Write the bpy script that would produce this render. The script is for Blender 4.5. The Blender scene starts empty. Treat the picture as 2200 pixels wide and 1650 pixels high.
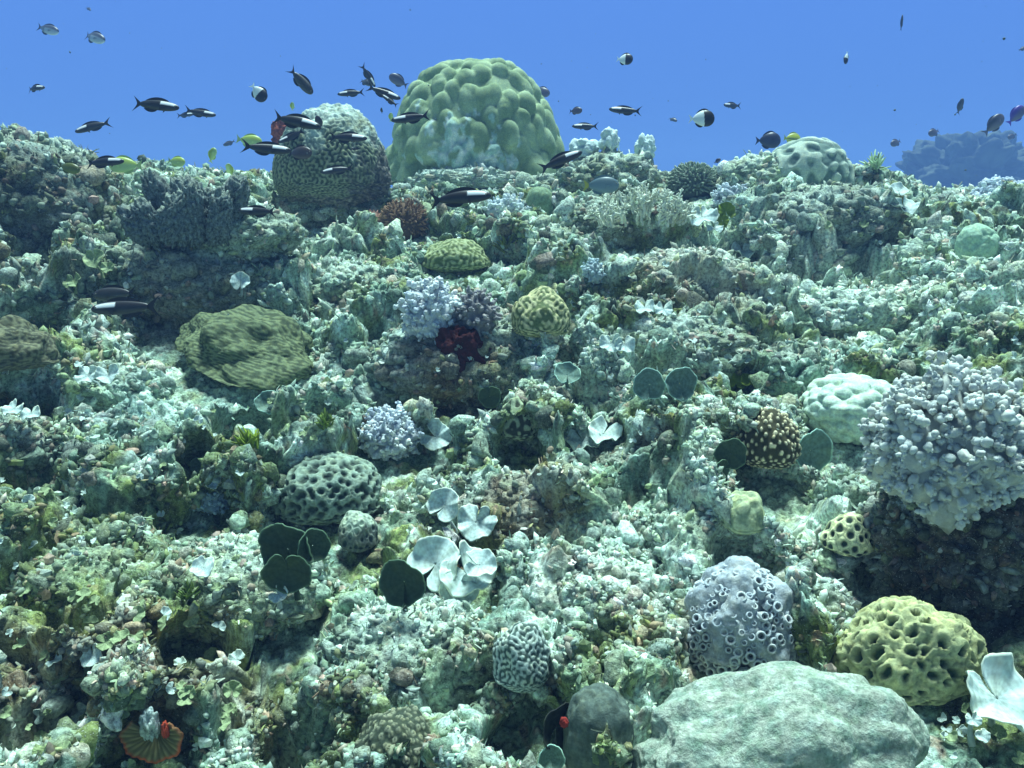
import bpy, bmesh, math, random
import numpy as np
from mathutils import Vector, Matrix, Euler
from mathutils.bvhtree import BVHTree

random.seed(11)
RNG = np.random.default_rng(11)
SC = bpy.context.scene
COL = SC.collection

# ------------------------------------------------------------------ camera
PITCH = math.radians(-14.0)
HFOV = math.radians(65.0)
FPX = 1100.0 / math.tan(HFOV / 2)          # focal length in photo pixels (2200 wide)
cam_d = bpy.data.cameras.new("camera")
cam = bpy.data.objects.new("camera", cam_d)
COL.objects.link(cam)
cam.location = (0, 0, 0)
cam.rotation_euler = (math.radians(90) + PITCH, 0, 0)
cam_d.sensor_fit = 'HORIZONTAL'
cam_d.angle = HFOV
cam_d.clip_start = 0.02
cam_d.clip_end = 400
SC.camera = cam
SC.view_settings.view_transform = 'Standard'
SC.view_settings.look = 'None'
SC.view_settings.exposure = 0.74
SC.view_settings.gamma = 1.0
HAZE_COL = (0.25, 0.46, 1.0, 1)
HAZE_DENS = 0.018

# ------------------------------------------------------------------ world: light coming down through the water
SUN_EL, SUN_AZ = math.radians(74), math.radians(14)
w = bpy.data.worlds.new("World")
SC.world = w
w.use_nodes = True
nt = w.node_tree
nt.nodes.clear()
wo = nt.nodes.new('ShaderNodeOutputWorld')
bg = nt.nodes.new('ShaderNodeBackground')
tc = nt.nodes.new('ShaderNodeTexCoord')
sx = nt.nodes.new('ShaderNodeSeparateXYZ')
mr = nt.nodes.new('ShaderNodeMapRange')
mr.inputs['From Min'].default_value = -1
mr.inputs['From Max'].default_value = 1
rp = nt.nodes.new('ShaderNodeValToRGB')
els = rp.color_ramp.elements
els[0].position = 0.0; els[0].color = (0.006, 0.016, 0.045, 1)
els[1].position = 1.0; els[1].color = (0.62, 0.93, 1.0, 1)
for p, c in ((0.36, (0.02, 0.06, 0.17, 1)), (0.46, (0.092, 0.255, 0.70, 1)), (0.505, (0.103, 0.280, 0.775, 1)),
             (0.60, (0.108, 0.292, 0.86, 1)), (0.68, (0.12, 0.34, 0.88, 1)), (0.84, (0.40, 0.75, 0.97, 1))):
    e = els.new(p); e.color = c
sky = nt.nodes.new('ShaderNodeTexSky')
sky.sky_type = 'NISHITA'
sky.sun_disc = False
sky.sun_elevation = SUN_EL
sky.sun_rotation = SUN_AZ
skm = nt.nodes.new('ShaderNodeVectorMath'); skm.operation = 'MULTIPLY'
skm.inputs[1].default_value = (0.035, 0.06, 0.055)
win = nt.nodes.new('ShaderNodeMapRange'); win.interpolation_type = 'SMOOTHSTEP'
win.inputs['From Min'].default_value = 0.45
win.inputs['From Max'].default_value = 0.85
win.inputs['To Max'].default_value = 0.6
mx = nt.nodes.new('ShaderNodeMix'); mx.data_type = 'RGBA'
L = nt.links.new
L(tc.outputs['Generated'], sx.inputs[0])
L(sx.outputs['Z'], mr.inputs['Value'])
L(mr.outputs[0], rp.inputs[0])
L(sky.outputs[0], skm.inputs[0])
L(sx.outputs['Z'], win.inputs['Value'])
L(win.outputs[0], mx.inputs['Factor'])
L(rp.outputs[0], mx.inputs['A'])
L(skm.outputs[0], mx.inputs['B'])
dim = nt.nodes.new('ShaderNodeMapRange'); dim.interpolation_type = 'SMOOTHSTEP'   # water set dimmer away from the sun, so camera-facing sides stay darker
dim.inputs['From Min'].default_value = -0.2
dim.inputs['From Max'].default_value = 0.7
dim.inputs['To Min'].default_value = 0.35
dim.inputs['To Max'].default_value = 1.0
L(sx.outputs['Y'], dim.inputs['Value'])
dm = nt.nodes.new('ShaderNodeVectorMath'); dm.operation = 'SCALE'
L(mx.outputs['Result'], dm.inputs[0]); L(dim.outputs[0], dm.inputs['Scale'])
L(dm.outputs[0], bg.inputs['Color'])
bg.inputs['Strength'].default_value = 0.58
L(bg.outputs[0], wo.inputs['Surface'])

# ------------------------------------------------------------------ sun, softened by the water surface
sd = bpy.data.lights.new("sun", 'SUN')
sd.energy = 5.0
sd.angle = math.radians(17)
sd.color = (0.75, 1.0, 0.97)
sun = bpy.data.objects.new("sun", sd)
COL.objects.link(sun)
# light falls from high above, a little from beyond the crest
sdir = Vector((math.sin(SUN_AZ) * math.cos(SUN_EL), math.cos(SUN_AZ) * math.cos(SUN_EL), math.sin(SUN_EL)))
sun.rotation_euler = sdir.to_track_quat('Z', 'Y').to_euler()
sun.location = sdir * 20

# ------------------------------------------------------------------ number helpers
PERM = np.random.default_rng(5).permutation(256)
PERM = np.concatenate([PERM, PERM, PERM])
G3 = np.random.default_rng(6).normal(size=(256, 3))
G3 /= np.linalg.norm(G3, axis=1)[:, None]

def smooth(a, b, x):
    t = np.clip((x - a) / (b - a), 0, 1)
    return t * t * (3 - 2 * t)

def pnoise(P, f=1.0, off=0.0):
    P = np.asarray(P, dtype=np.float64) * f + off
    i = np.floor(P).astype(np.int64)
    d = P - i
    u = d * d * d * (d * (d * 6 - 15) + 10)
    i &= 255
    out = np.zeros(len(P))
    for a in (0, 1):
        pa = PERM[(i[:, 0] + a) & 255]
        wa = u[:, 0] if a else 1 - u[:, 0]
        for b in (0, 1):
            pb = PERM[pa + ((i[:, 1] + b) & 255)]
            wb = wa * (u[:, 1] if b else 1 - u[:, 1])
            for c in (0, 1):
                g = G3[PERM[pb + ((i[:, 2] + c) & 255)]]
                v = g[:, 0] * (d[:, 0] - a) + g[:, 1] * (d[:, 1] - b) + g[:, 2] * (d[:, 2] - c)
                out += wb * (u[:, 2] if c else 1 - u[:, 2]) * v
    return out * 1.6

def fbm(P, f, n=3, off=0.0):
    o = 0; a = 1.0
    for k in range(n):
        o = o + a * pnoise(P, f * 2 ** k, off + 7.3 * k)
        a *= 0.5
    return o

def hash2(ix, iy, s):
    h = (ix * 374761393 + iy * 668265263 + s * 974634777) & 0xffffffff
    h = ((h ^ (h >> 13)) * 1274126177) & 0xffffffff
    return ((h ^ (h >> 16)) & 0xffff) / 65535.0

def bumps2(x, y, cell, seed):
    """rounded lumps with creases between them, 0..1; second value: a random number per lump"""
    u, v = x / cell, y / cell
    iu, iv = np.floor(u).astype(np.int64), np.floor(v).astype(np.int64)
    best = np.zeros_like(u); rid = np.zeros_like(u)
    for a in (-1, 0, 1):
        for b in (-1, 0, 1):
            cu, cv = iu + a, iv + b
            px_ = cu + hash2(cu, cv, seed); py_ = cv + hash2(cu, cv, seed + 17)
            R = 0.48 + 0.5 * hash2(cu, cv, seed + 31)
            A = 0.45 + 0.55 * hash2(cu, cv, seed + 47)
            q = 1 - ((u - px_) ** 2 + (v - py_) ** 2) / R ** 2
            val = A * np.sqrt(np.clip(q, 0, 1))
            m = val > best
            best = np.where(m, val, best)
            rid = np.where(m, hash2(cu, cv, seed + 71), rid)
    return best, rid

def fib(n, jit=0.0, seed=0):
    i = np.arange(n) + 0.5
    ph = math.pi * (1 + 5 ** 0.5) * i
    z = 1 - 2 * i / n
    s = np.sqrt(1 - z * z)
    p = np.stack([s * np.cos(ph), s * np.sin(ph), z], 1)
    if jit:
        p += np.random.default_rng(seed).normal(size=p.shape) * jit / math.sqrt(n)
        p /= np.linalg.norm(p, axis=1)[:, None]
    return p

def nearest2(n, seeds):
    d1 = np.empty(len(n)); d2 = np.empty(len(n)); idx = np.empty(len(n), int)
    for k in range(0, len(n), 20000):
        D = np.sqrt(np.clip(2 - 2 * n[k:k + 20000] @ seeds.T, 0, None))
        pt = np.argpartition(D, 1, axis=1)[:, :2]
        v = np.take_along_axis(D, pt, 1)
        o = np.argsort(v, axis=1)
        v = np.take_along_axis(v, o, 1)
        d1[k:k + 20000] = v[:, 0]; d2[k:k + 20000] = v[:, 1]
        idx[k:k + 20000] = np.take_along_axis(pt, o, 1)[:, 0]
    return d1, d2, idx

def waves(P, f, n=26, seed=0):
    """band-limited noise: meandering ridges of one width"""
    r = np.random.default_rng(seed)
    k = r.normal(size=(n, 3)); k /= np.linalg.norm(k, axis=1)[:, None]
    k *= f * r.uniform(0.9, 1.1, n)[:, None]
    return np.cos(P @ k.T + r.uniform(0, 6.28, n)).sum(1) / math.sqrt(n / 2)

_ico = {}
def ico(sub):
    if sub not in _ico:
        bm = bmesh.new()
        bmesh.ops.create_icosphere(bm, subdivisions=sub, radius=1)
        V = np.array([v.co[:] for v in bm.verts]); F = np.array([[v.index for v in f.verts] for f in bm.faces])
        bm.free()
        V /= np.linalg.norm(V, axis=1)[:, None]
        _ico[sub] = (V, F)
    return _ico[sub]

def colr(*c):
    return np.array(c, dtype=float)

def mixc(a, b, t):
    t = np.asarray(t)[:, None]
    return a * (1 - t) + b * t

# ------------------------------------------------------------------ meshes and objects
def make_mesh(name, V, F, C=None, flat=False):
    V = np.asarray(V, dtype=np.float32); F = np.asarray(F, dtype=np.int32)
    me = bpy.data.meshes.new(name)
    n, k = F.shape
    me.vertices.add(len(V)); me.vertices.foreach_set('co', V.ravel())
    me.loops.add(n * k); me.loops.foreach_set('vertex_index', F.ravel())
    me.polygons.add(n)
    me.polygons.foreach_set('loop_start', np.arange(0, n * k, k, dtype=np.int32))
    me.polygons.foreach_set('loop_total', np.full(n, k, dtype=np.int32))
    me.polygons.foreach_set('use_smooth', np.full(n, not flat, dtype=bool))
    me.update(calc_edges=True)
    if C is not None:
        C = np.asarray(C)
        if C.ndim == 1:
            C = np.tile(C, (len(V), 1))
        at = me.color_attributes.new('Col', 'FLOAT_COLOR', 'POINT')
        at.data.foreach_set('color', np.concatenate([C, np.ones((len(C), 1))], 1).astype(np.float32).ravel())
    return me

def obj(name, me, mat, parent=None, loc=(0, 0, 0)):
    o = bpy.data.objects.new(name, me)
    COL.objects.link(o)
    if mat is not None:
        me.materials.append(mat)
    o.location = loc
    if parent is not None:
        o.parent = parent
    return o

def tag(o, label, cat, group=None):
    o['label'] = label; o['category'] = cat
    if group:
        o['group'] = group
    return o

def thing(name, label, cat, loc, group=None):
    o = bpy.data.objects.new(name, None)
    COL.objects.link(o)
    o.location = loc
    o.empty_display_size = 0.05
    return tag(o, label, cat, group)

def join(parts):
    """list of (V, F, C) -> one"""
    Vs, Fs, Cs, n = [], [], [], 0
    for V, F, C in parts:
        Vs.append(V); Fs.append(F + n); n += len(V)
        C = np.asarray(C)
        Cs.append(np.tile(C, (len(V), 1)) if C.ndim == 1 else C)
    return np.concatenate(Vs), np.concatenate(Fs), np.concatenate(Cs)

# ------------------------------------------------------------------ materials (colour attribute of the surface x fine procedural mottling)
def material(name, scale=60, var=0.5, bump=0.4, dist=0.004, rough=0.8, spec=0.15, speck=0.0, trans=0.0, tint=(1.25, 1.15, 1.0)):
    m = bpy.data.materials.new(name)
    m.use_nodes = True
    t = m.node_tree; N = t.nodes; K = t.links.new
    b = N['Principled BSDF']
    b.inputs['Roughness'].default_value = rough
    b.inputs['Specular IOR Level'].default_value = spec
    at = N.new('ShaderNodeAttribute'); at.attribute_name = 'Col'
    co = N.new('ShaderNodeTexCoord')
    n1 = N.new('ShaderNodeTexNoise'); n1.inputs['Scale'].default_value = scale
    n1.inputs['Detail'].default_value = 5; n1.inputs['Roughness'].default_value = 0.7
    K(co.outputs['Object'], n1.inputs['Vector'])
    r1 = N.new('ShaderNodeMapRange')
    r1.inputs['From Min'].default_value = 0.3; r1.inputs['From Max'].default_value = 0.7
    r1.inputs['To Min'].default_value = 1 - var; r1.inputs['To Max'].default_value = 1 + var
    K(n1.outputs['Fac'], r1.inputs['Value'])
    mu = N.new('ShaderNodeVectorMath'); mu.operation = 'SCALE'
    K(at.outputs['Color'], mu.inputs[0]); K(r1.outputs[0], mu.inputs['Scale'])
    out = mu.outputs[0]
    n2 = N.new('ShaderNodeTexNoise'); n2.inputs['Scale'].default_value = scale * 0.37
    n2.inputs['Detail'].default_value = 3
    K(co.outputs['Object'], n2.inputs['Vector'])
    r2 = N.new('ShaderNodeMapRange'); r2.inputs['From Min'].default_value = 0.45; r2.inputs['From Max'].default_value = 0.7
    K(n2.outputs['Fac'], r2.inputs['Value'])
    hm = N.new('ShaderNodeVectorMath'); hm.operation = 'MULTIPLY'; hm.inputs[1].default_value = tint
    K(out, hm.inputs[0])
    mc = N.new('ShaderNodeMix'); mc.data_type = 'RGBA'
    K(r2.outputs[0], mc.inputs['Factor']); K(out, mc.inputs['A']); K(hm.outputs[0], mc.inputs['B'])
    out = mc.outputs['Result']
    if speck:
        vo = N.new('ShaderNodeTexVoronoi'); vo.inputs['Scale'].default_value = scale * 2.2
        K(co.outputs['Object'], vo.inputs['Vector'])
        r3 = N.new('ShaderNodeMapRange'); r3.inputs['From Min'].default_value = 0.1; r3.inputs['From Max'].default_value = 0.25
        r3.inputs['To Min'].default_value = speck; r3.inputs['To Max'].default_value = 0
        K(vo.outputs['Distance'], r3.inputs['Value'])
        m3 = N.new('ShaderNodeMix'); m3.data_type = 'RGBA'; m3.inputs['B'].default_value = (0.62, 0.66, 0.58, 1)
        K(r3.outputs[0], m3.inputs['Factor']); K(out, m3.inputs['A'])
        out = m3.outputs['Result']
    K(out, b.inputs['Base Color'])
    if bump:
        bp = N.new('ShaderNodeBump'); bp.inputs['Strength'].default_value = bump; bp.inputs['Distance'].default_value = dist
        K(n1.outputs['Fac'], bp.inputs['Height']); K(bp.outputs[0], b.inputs['Normal'])
    if trans:
        tr = N.new('ShaderNodeBsdfTranslucent'); K(out, tr.inputs['Color'])
        ms = N.new('ShaderNodeMixShader'); ms.inputs[0].default_value = trans
        K(b.outputs[0], ms.inputs[1]); K(tr.outputs[0], ms.inputs[2])
        K(ms.outputs[0], N['Material Output'].inputs['Surface'])
    return m

M_REEF = material('reef_rock', 95, 0.85, 1.0, 0.009, speck=0.7)
M_TURF = material('turf', 170, 0.45, 0.0, trans=0.12)
M_CORAL = material('coral', 150, 0.32, 0.6, 0.004)
M_FINE = material('fine_coral', 160, 0.3, 0.5, 0.003)
M_SOFT = material('soft_coral', 110, 0.2, 0.4, 0.003, trans=0.15)
M_FAN = material('fan_alga', 80, 0.16, 0.2, 0.002, rough=0.6, trans=0.12)
M_BOULDER = material('pale_boulder', 170, 0.45, 1.0, 0.005, speck=0.3, tint=(0.7, 0.8, 0.72))
M_FISH = material('fish_skin', 200, 0.12, 0.0, rough=0.4, spec=0.4, tint=(1, 1, 1))
M_FIN = material('fish_fin', 200, 0.1, 0.0, rough=0.5, spec=0.3, trans=0.25, tint=(1, 1, 1))

# ------------------------------------------------------------------ reef relief (smooth base)
RP = [0.2, 0.6, 0.9, 1.1, 1.5, 2.0, 3.0, 4.0, 4.8, 5.3, 5.9, 7, 9, 14, 72]
ZP = [-1.02, -0.98, -0.93, -0.90, -0.83, -0.73, -0.51, -0.27, -0.11, -0.055, -0.12, -0.8, -2.2, -3.6, -7.5]
SKX = [-300, 0, 200, 350, 500, 580, 830, 1000, 1210, 1310, 1400, 1440, 1550, 1670, 1830, 1900, 1960, 2080, 2200, 2500]
SKY_ = [370, 395, 400, 390, 405, 410, 412, 405, 400, 385, 395, 405, 395, 375, 395, 410, 440, 432, 400, 380]
def base(x, y):
    x = np.asarray(x, float); y = np.asarray(y, float)
    r = np.hypot(x, y)
    az = np.arctan2(x, np.maximum(y, 0.05))
    px = 1100 + FPX * np.tan(np.clip(az, -1.2, 1.2)) * 0.985
    z = np.interp(r, RP, ZP)
    zr = 5.3 * np.tan(PITCH + np.arctan((825 - np.interp(px, SKX, SKY_)) / FPX))
    z = z + (zr + 0.055) * smooth(3.4, 5.2, r) * (1 - smooth(6.0, 9.0, r))
    return z

CR = np.array(cam.rotation_euler.to_matrix())
RIGHT, UP, BACK = CR[:, 0], CR[:, 1], CR[:, 2]
def ray(px, py):
    return RIGHT * (px - 1100) / FPX - UP * (py - 825) / FPX - BACK      # unit DEPTH along the view axis
_ds = np.linspace(0.5, 7.5, 1400)
ROCKE = []
def hit(px, py):
    d = ray(px, py)
    P = _ds[:, None] * d
    below = P[:, 2] < base(P[:, 0], P[:, 1])
    for (rc, ra) in ROCKE:
        below |= (((P - rc) / ra) ** 2).sum(1) < 1
    k = int(np.argmax(below)) if below.any() else 1000
    return _ds[k]
def at(px, py, depth=None):
    return ray(px, py) * (hit(px, py) if depth is None else depth)

# ------------------------------------------------------------------ what stands where (boxes in photo pixels, turned into points on the reef)
# kind, name, label, category, box, options
CORALS = [
 ('nodule', 'boulder_coral', 'huge green knobbly dome coral standing tallest on the reef crest', 'coral', (825, 130, 1212, 402), dict(pw=2.3, k=.10)),
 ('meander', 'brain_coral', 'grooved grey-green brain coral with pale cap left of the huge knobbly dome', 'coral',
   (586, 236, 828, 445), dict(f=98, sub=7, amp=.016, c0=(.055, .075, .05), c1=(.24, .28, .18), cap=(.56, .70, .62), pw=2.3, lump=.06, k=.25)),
 ('meander', 'brain_coral', 'pale brain coral with wide winding ridges on the right crest beside yellow striped fish', 'coral',
   (1650, 300, 1838, 425), dict(f=21, amp=.06, c0=(.13, .20, .18), c1=(.44, .54, .45), pw=2.3, lump=.05)),
 ('rough', 'boulder_coral', 'smooth olive lobed coral touching white soft coral below the huge dome', 'coral',
   (1128, 402, 1192, 482), dict(c=(.20, .30, .18), amp=.04, f=1.6, pw=2.4)),
 ('twigs', 'bushy_coral', 'round grey-green bushy coral on the crest right of pale branching coral', 'coral',
   (1438, 352, 1550, 436), dict(c=(.22, .28, .22), n=420, ln=.16)),
 ('twigs', 'bushy_coral', 'tan pink knob of short twigs beside red-brown bushy coral', 'coral',
   (768, 452, 826, 512), dict(c=(.62, .36, .28), n=150, ln=.14)),
 ('twigs', 'bushy_coral', 'red-brown bushy coral mound below the huge dome, right of tan pink knob', 'coral',
   (812, 430, 920, 528), dict(c=(.20, .13, .08), n=330, ln=.15)),
 ('meander', 'brain_coral', 'round yellow-green brain coral right of the bluish crumpled soft coral', 'coral',
   (1098, 626, 1226, 726), dict(f=36, amp=.03, c0=(.12, .16, .07), c1=(.50, .50, .28), pw=2.1)),
 ('meander', 'brain_coral', 'small dark brain coral with green meanders left of two flat white discs', 'coral',
   (1068, 858, 1160, 948), dict(depth_off=-.07, f=20, amp=.05, c0=(.05, .06, .04), c1=(.34, .42, .28))),
 ('meander', 'ridge_coral', 'low olive ridged coral lying above the bluish crumpled soft coral', 'coral',
   (905, 515, 1052, 586), dict(f=46, amp=.022, c0=(.10, .14, .05), c1=(.34, .40, .22))),
 ('cups', 'honeycomb_coral', 'dark honeycomb coral mound with deep round cups in front of lavender soft coral', 'coral',
   (582, 985, 812, 1122), dict(n=400, c0=(.04, .06, .05), c1=(.27, .36, .29), amp=.06, pw=2.2, wide=.80)),
 ('dots', 'star_coral', 'dark coral dome dotted with cream polyps beside upright grey-green disc alga', 'coral',
   (1588, 882, 1722, 1010), dict(depth_off=-.09, n=330, c0=(.05, .05, .025), c1=(.80, .74, .50), amp=.05)),
 ('cups', 'honeycomb_coral', 'yellow honeycomb coral dome with dark cups behind the pale boulder', 'coral',
   (1822, 1308, 2122, 1505), dict(ryf=.7, n=170, c0=(.04, .08, .04), c1=(.47, .50, .26), amp=.10, pw=2.2, wide=.56, warp=.06)),
 ('cups', 'honeycomb_coral', 'small pale yellow coral with rows of black holes under the large soft coral', 'coral',
   (1776, 1112, 1885, 1195), dict(depth_off=-.08, n=70, c0=(.03, .05, .04), c1=(.74, .78, .46), amp=.05, wide=.72)),
 ('meander', 'boulder_coral', 'pale yellow-green lumpy coral knob below the dotted dark coral', 'coral',
   (1555, 1058, 1650, 1150), dict(depth_off=-.09, f=11, amp=.04, c0=(.28, .36, .22), c1=(.46, .54, .32))),
 ('meander', 'brain_coral', 'pale oval coral netted with dark lines near bottom centre', 'coral',
   (1060, 1338, 1186, 1490), dict(depth_off=-.05, f=34, amp=.03, c0=(.06, .10, .09), c1=(.50, .60, .54))),
 ('tubes', 'tube_coral', 'lavender grey coral mound covered in ring-mouthed tubes above pale boulder', 'coral',
   (1478, 1222, 1720, 1435), dict(n=620, c=(.45, .51, .55))),
 ('dots', 'star_coral', 'dark low coral dotted with small ring polyps at the bottom edge', 'coral',
   (755, 1540, 945, 1720), dict(n=420, c0=(.045, .06, .04), c1=(.30, .32, .22), amp=.04, ring=True)),
 ('cups', 'honeycomb_coral', 'small round dark coral with pale top right of dark green disc algae', 'coral',
   (722, 1100, 810, 1188), dict(n=90, c0=(.03, .05, .05), c1=(.16, .19, .17), amp=.05, cap=(.40, .50, .40))),
 ('rough', 'boulder_coral', 'large smooth pale green boulder coral filling the bottom right', 'coral',
   (1372, 1462, 2012, 1890), dict(ryf=.5, c=(.43, .49, .40), amp=.08, f=1.5, pw=2.5, big=True, sub=7)),
 ('rough', 'boulder_coral', 'smooth dark grey upright lump beside large pale boulder', 'coral',
   (1212, 1478, 1362, 1740), dict(c=(.10, .135, .115), amp=.09, f=1.5, pw=2.3)),
 ('soft', 'soft_coral', 'large grey-white finger-leafed soft coral spreading in from the right edge', 'soft coral',
   (1890, 782, 2245, 1140), dict(n=640, c=(.59, .645, .62), s=.078, long=1.35, chain=2)),
 ('lumps', 'knob_coral', 'pale mint knobby coral behind the large grey-white soft coral', 'coral',
   (1735, 812, 1960, 965), dict(n=150, c=(.52, .68, .56))),
 ('soft', 'soft_coral', 'bluish white crumpled soft coral above the maroon sponge', 'soft coral',
   (858, 602, 990, 735), dict(n=170, c=(.66, .75, .84), s=.135, long=1.0)),
 ('soft', 'soft_coral', 'pinkish grey crumpled soft coral next to the bluish white one', 'soft coral',
   (975, 625, 1068, 722), dict(n=90, c=(.30, .30, .32), s=.14, long=1.5)),
 ('soft', 'soft_coral', 'lavender soft coral clump behind dark honeycomb coral', 'soft coral',
   (768, 882, 905, 995), dict(n=170, c=(.62, .71, .80), s=.13, long=1.0)),
 ('soft', 'soft_coral', 'white rounded soft coral lump under the huge green dome', 'soft coral',
   (1038, 420, 1140, 490), dict(n=130, c=(.62, .74, .80), s=.12, long=1.0)),
 ('soft', 'soft_coral', 'white soft coral lump behind bright green leaf on the right crest', 'soft coral',
   (1530, 396, 1622, 456), dict(n=110, c=(.58, .68, .76), s=.12, long=1.0)),
 ('soft', 'soft_coral', 'small pale bluish tuft of soft coral in the middle slope', 'soft coral',
   (1250, 555, 1300, 612), dict(n=60, c=(.50, .64, .68), s=.16, long=1.1)),
 ('soft', 'soft_coral', 'low pale blue soft coral patch left of dark honeycomb coral', 'soft coral',
   (400, 1040, 500, 1105), dict(n=100, c=(.42, .58, .68), s=.12, long=1.0)),
 ('soft', 'soft_coral', 'white soft coral knobs at the far right edge of the crest', 'soft coral',
   (2100, 385, 2215, 450), dict(n=90, c=(.52, .62, .72), s=.15, long=1.3)),
 ('lumps', 'boulder_coral', 'round pale green sponge-like coral with bulging rings on the right slope', 'coral',
   (2065, 482, 2150, 570), dict(n=12, c=(.34, .52, .38))),
 ('stag', 'staghorn_coral', 'pale thicket of thin forking branches on the crest right of the dome', 'coral',
   (1285, 372, 1490, 492), dict(depth_off=-.22, c=(.66, .74, .62), n=52)),
 ('columns', 'column_coral', 'dark blue-grey cluster of upright lobed columns on the left crest', 'coral',
   (290, 372, 505, 530), dict(c=(.14, .18, .18))),
 ('meander', 'plate_coral', 'low olive finely ridged coral sheet sloping down the left middle of the reef', 'coral',
   (372, 682, 690, 808), dict(f=84, sub=7, amp=.007, c0=(.055, .075, .04), c1=(.15, .19, .10), shear=-.24, aniso=(.5, 1.2, 1.5), lump=.26, pw=1.7, k=.12, ryf=1.3, rough=.02, depth_off=.03)),
 ('meander', 'plate_coral', 'brown finely ridged coral at the left edge below the crest mound', 'coral',
   (-70, 690, 100, 800), dict(f=50, amp=.012, lump=.25, c0=(.055, .06, .04), c1=(.17, .18, .11), aniso=(.45, 1.3, 1.6), k=.22)),
 ('sponge', 'sponge', 'maroon encrusting sponge in the dark hollow below bluish soft coral', 'sponge',
   (935, 712, 1040, 830), dict(c=(.05, .010, .012), depth_off=.05)),
 ('sponge', 'sponge', 'rust red sponge patch on the upper left side of grooved brain coral', 'sponge',
   (584, 252, 655, 322), dict(c=(.22, .06, .035), depth_off=-.06)),
]
ROCKS = [
 ('rocky_outcrop', 'dark leafy rock mound rising at the left edge of the crest', (-190, 298, 215, 640), dict(c=(.16, .17, .12), amp=.13, over=.25)),
 ('rocky_outcrop', 'overhanging dark outcrop with pale plates on top on the right crest', (1650, 405, 1985, 605), dict(c=(.085, .085, .06), amp=.16, over=.5)),
 ('rocky_outcrop', 'dark weedy rock behind pale branching coral right of the dome', (1205, 330, 1425, 470), dict(c=(.20, .22, .14), amp=.17, over=.2)),
 ('rocky_outcrop', 'pale crusted rock crest left of the pale winding brain coral', (1560, 335, 1760, 455), dict(c=(.38, .46, .34), amp=.17, over=.2)),
 ('rocky_outcrop', 'block of dark rock holding up the bluish soft coral and maroon sponge', (790, 690, 1215, 935), dict(c=(.13, .12, .085), amp=.14, over=.4)),
 ('rocky_outcrop', 'grey-green rock ledge with a dark hollow under it in the middle right', (1235, 690, 1640, 830), dict(c=(.30, .36, .26), amp=.16, over=.6)),
 ('rocky_outcrop', 'dark rock mound under the large grey-white soft coral at right', (1895, 1020, 2350, 1400), dict(c=(.13, .11, .09), amp=.24, over=.3)),
 ('rocky_outcrop', 'weedy rock hump between left edge and olive ridged plate', (150, 520, 620, 760), dict(c=(.22, .25, .17), amp=.15, over=.35)),
 ('rocky_outcrop', 'low weedy rock between the round yellow-green brain coral and the right ledge', (1330, 545, 1640, 700), dict(c=(.26, .30, .20), amp=.16, over=.35)),
 ('rocky_outcrop', 'flat crusted rock under the white double fan algae', (985, 1040, 1260, 1215), dict(c=(.20, .20, .16), amp=.16, over=.4)),
 ('rocky_outcrop', 'dark overhang beside the left edge halfway down', (-160, 900, 95, 1090), dict(c=(.12, .13, .09), amp=.14, over=.5)),
 ('rocky_outcrop', 'brown weedy rock under the left crest columns', (330, 440, 640, 590), dict(c=(.24, .28, .20), amp=.16, over=.35)),
 ('rocky_outcrop', 'dark weedy rock right of the tan pink knob below the dome', (1190, 430, 1420, 570), dict(c=(.17, .18, .12), amp=.16, over=.35)),
 ('rocky_outcrop', 'pale crusted white rock left of yellow honeycomb coral', (1690, 1265, 1850, 1420), dict(c=(.62, .72, .66), amp=.12, over=.1)),
 ('rocky_outcrop', 'small shadowed rock in front of the round grooved brain coral at left crest', (565, 398, 835, 520), dict(c=(.15, .17, .12), amp=.16, over=.3)),
 ('rocky_outcrop', 'low rock hump carrying the dark green disc algae in lower left', (330, 1190, 700, 1420), dict(c=(.30, .36, .26), amp=.13, over=.3)),
 ('rocky_outcrop', 'crusted rock ledge at bottom centre above the dark dotted coral', (690, 1330, 1075, 1560), dict(c=(.38, .46, .36), amp=.13, over=.45)),
 ('rocky_outcrop', 'pale rubble block at the front foot of the huge dome', (880, 362, 1125, 425), dict(c=(.42, .50, .44), amp=.2, over=.3)),
 ('rocky_outcrop', 'dark rock at the right foot of the huge dome beneath pale blue knob', (1100, 378, 1275, 450), dict(c=(.16, .18, .12), amp=.2, over=.4)),
 ('rocky_outcrop', 'weedy low rock between dark lobed columns and grooved brain coral', (490, 388, 610, 460), dict(c=(.22, .30, .24), amp=.18, over=.3)),
 ('rocky_outcrop', 'green weedy rock left of the bluish crumpled soft coral', (640, 570, 860, 700), dict(c=(.26, .32, .22), amp=.17, over=.45)),
 ('rocky_outcrop', 'weedy knoll right of the low olive ridged coral', (1060, 480, 1260, 600), dict(c=(.24, .27, .18), amp=.17, over=.4)),
 ('rocky_outcrop', 'pale crusted ledge under the dark overhanging outcrop on the right slope', (1640, 630, 1970, 760), dict(c=(.44, .54, .46), amp=.17, over=.5)),
 ('rocky_outcrop', 'dark leafy ledge above the cream dotted coral', (1620, 745, 1790, 885), dict(c=(.14, .15, .09), amp=.18, over=.5)),
 ('rocky_outcrop', 'weedy boulder on the left slope beneath the white two-lobed fan', (40, 790, 340, 930), dict(c=(.28, .36, .28), amp=.17, over=.45)),
 ('rocky_outcrop', 'low reddish weedy rock left of the two nested dark discs', (1290, 960, 1540, 1090), dict(c=(.22, .20, .15), amp=.17, over=.45)),
 ('rocky_outcrop', 'olive weedy rock at lower left edge above the leaf thicket', (20, 1200, 290, 1370), dict(c=(.20, .25, .14), amp=.16, over=.45)),
 ('rocky_outcrop', 'crusted rock behind the pale netted oval coral', (1100, 1215, 1420, 1400), dict(c=(.36, .42, .34), amp=.15, over=.4)),
]
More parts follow.
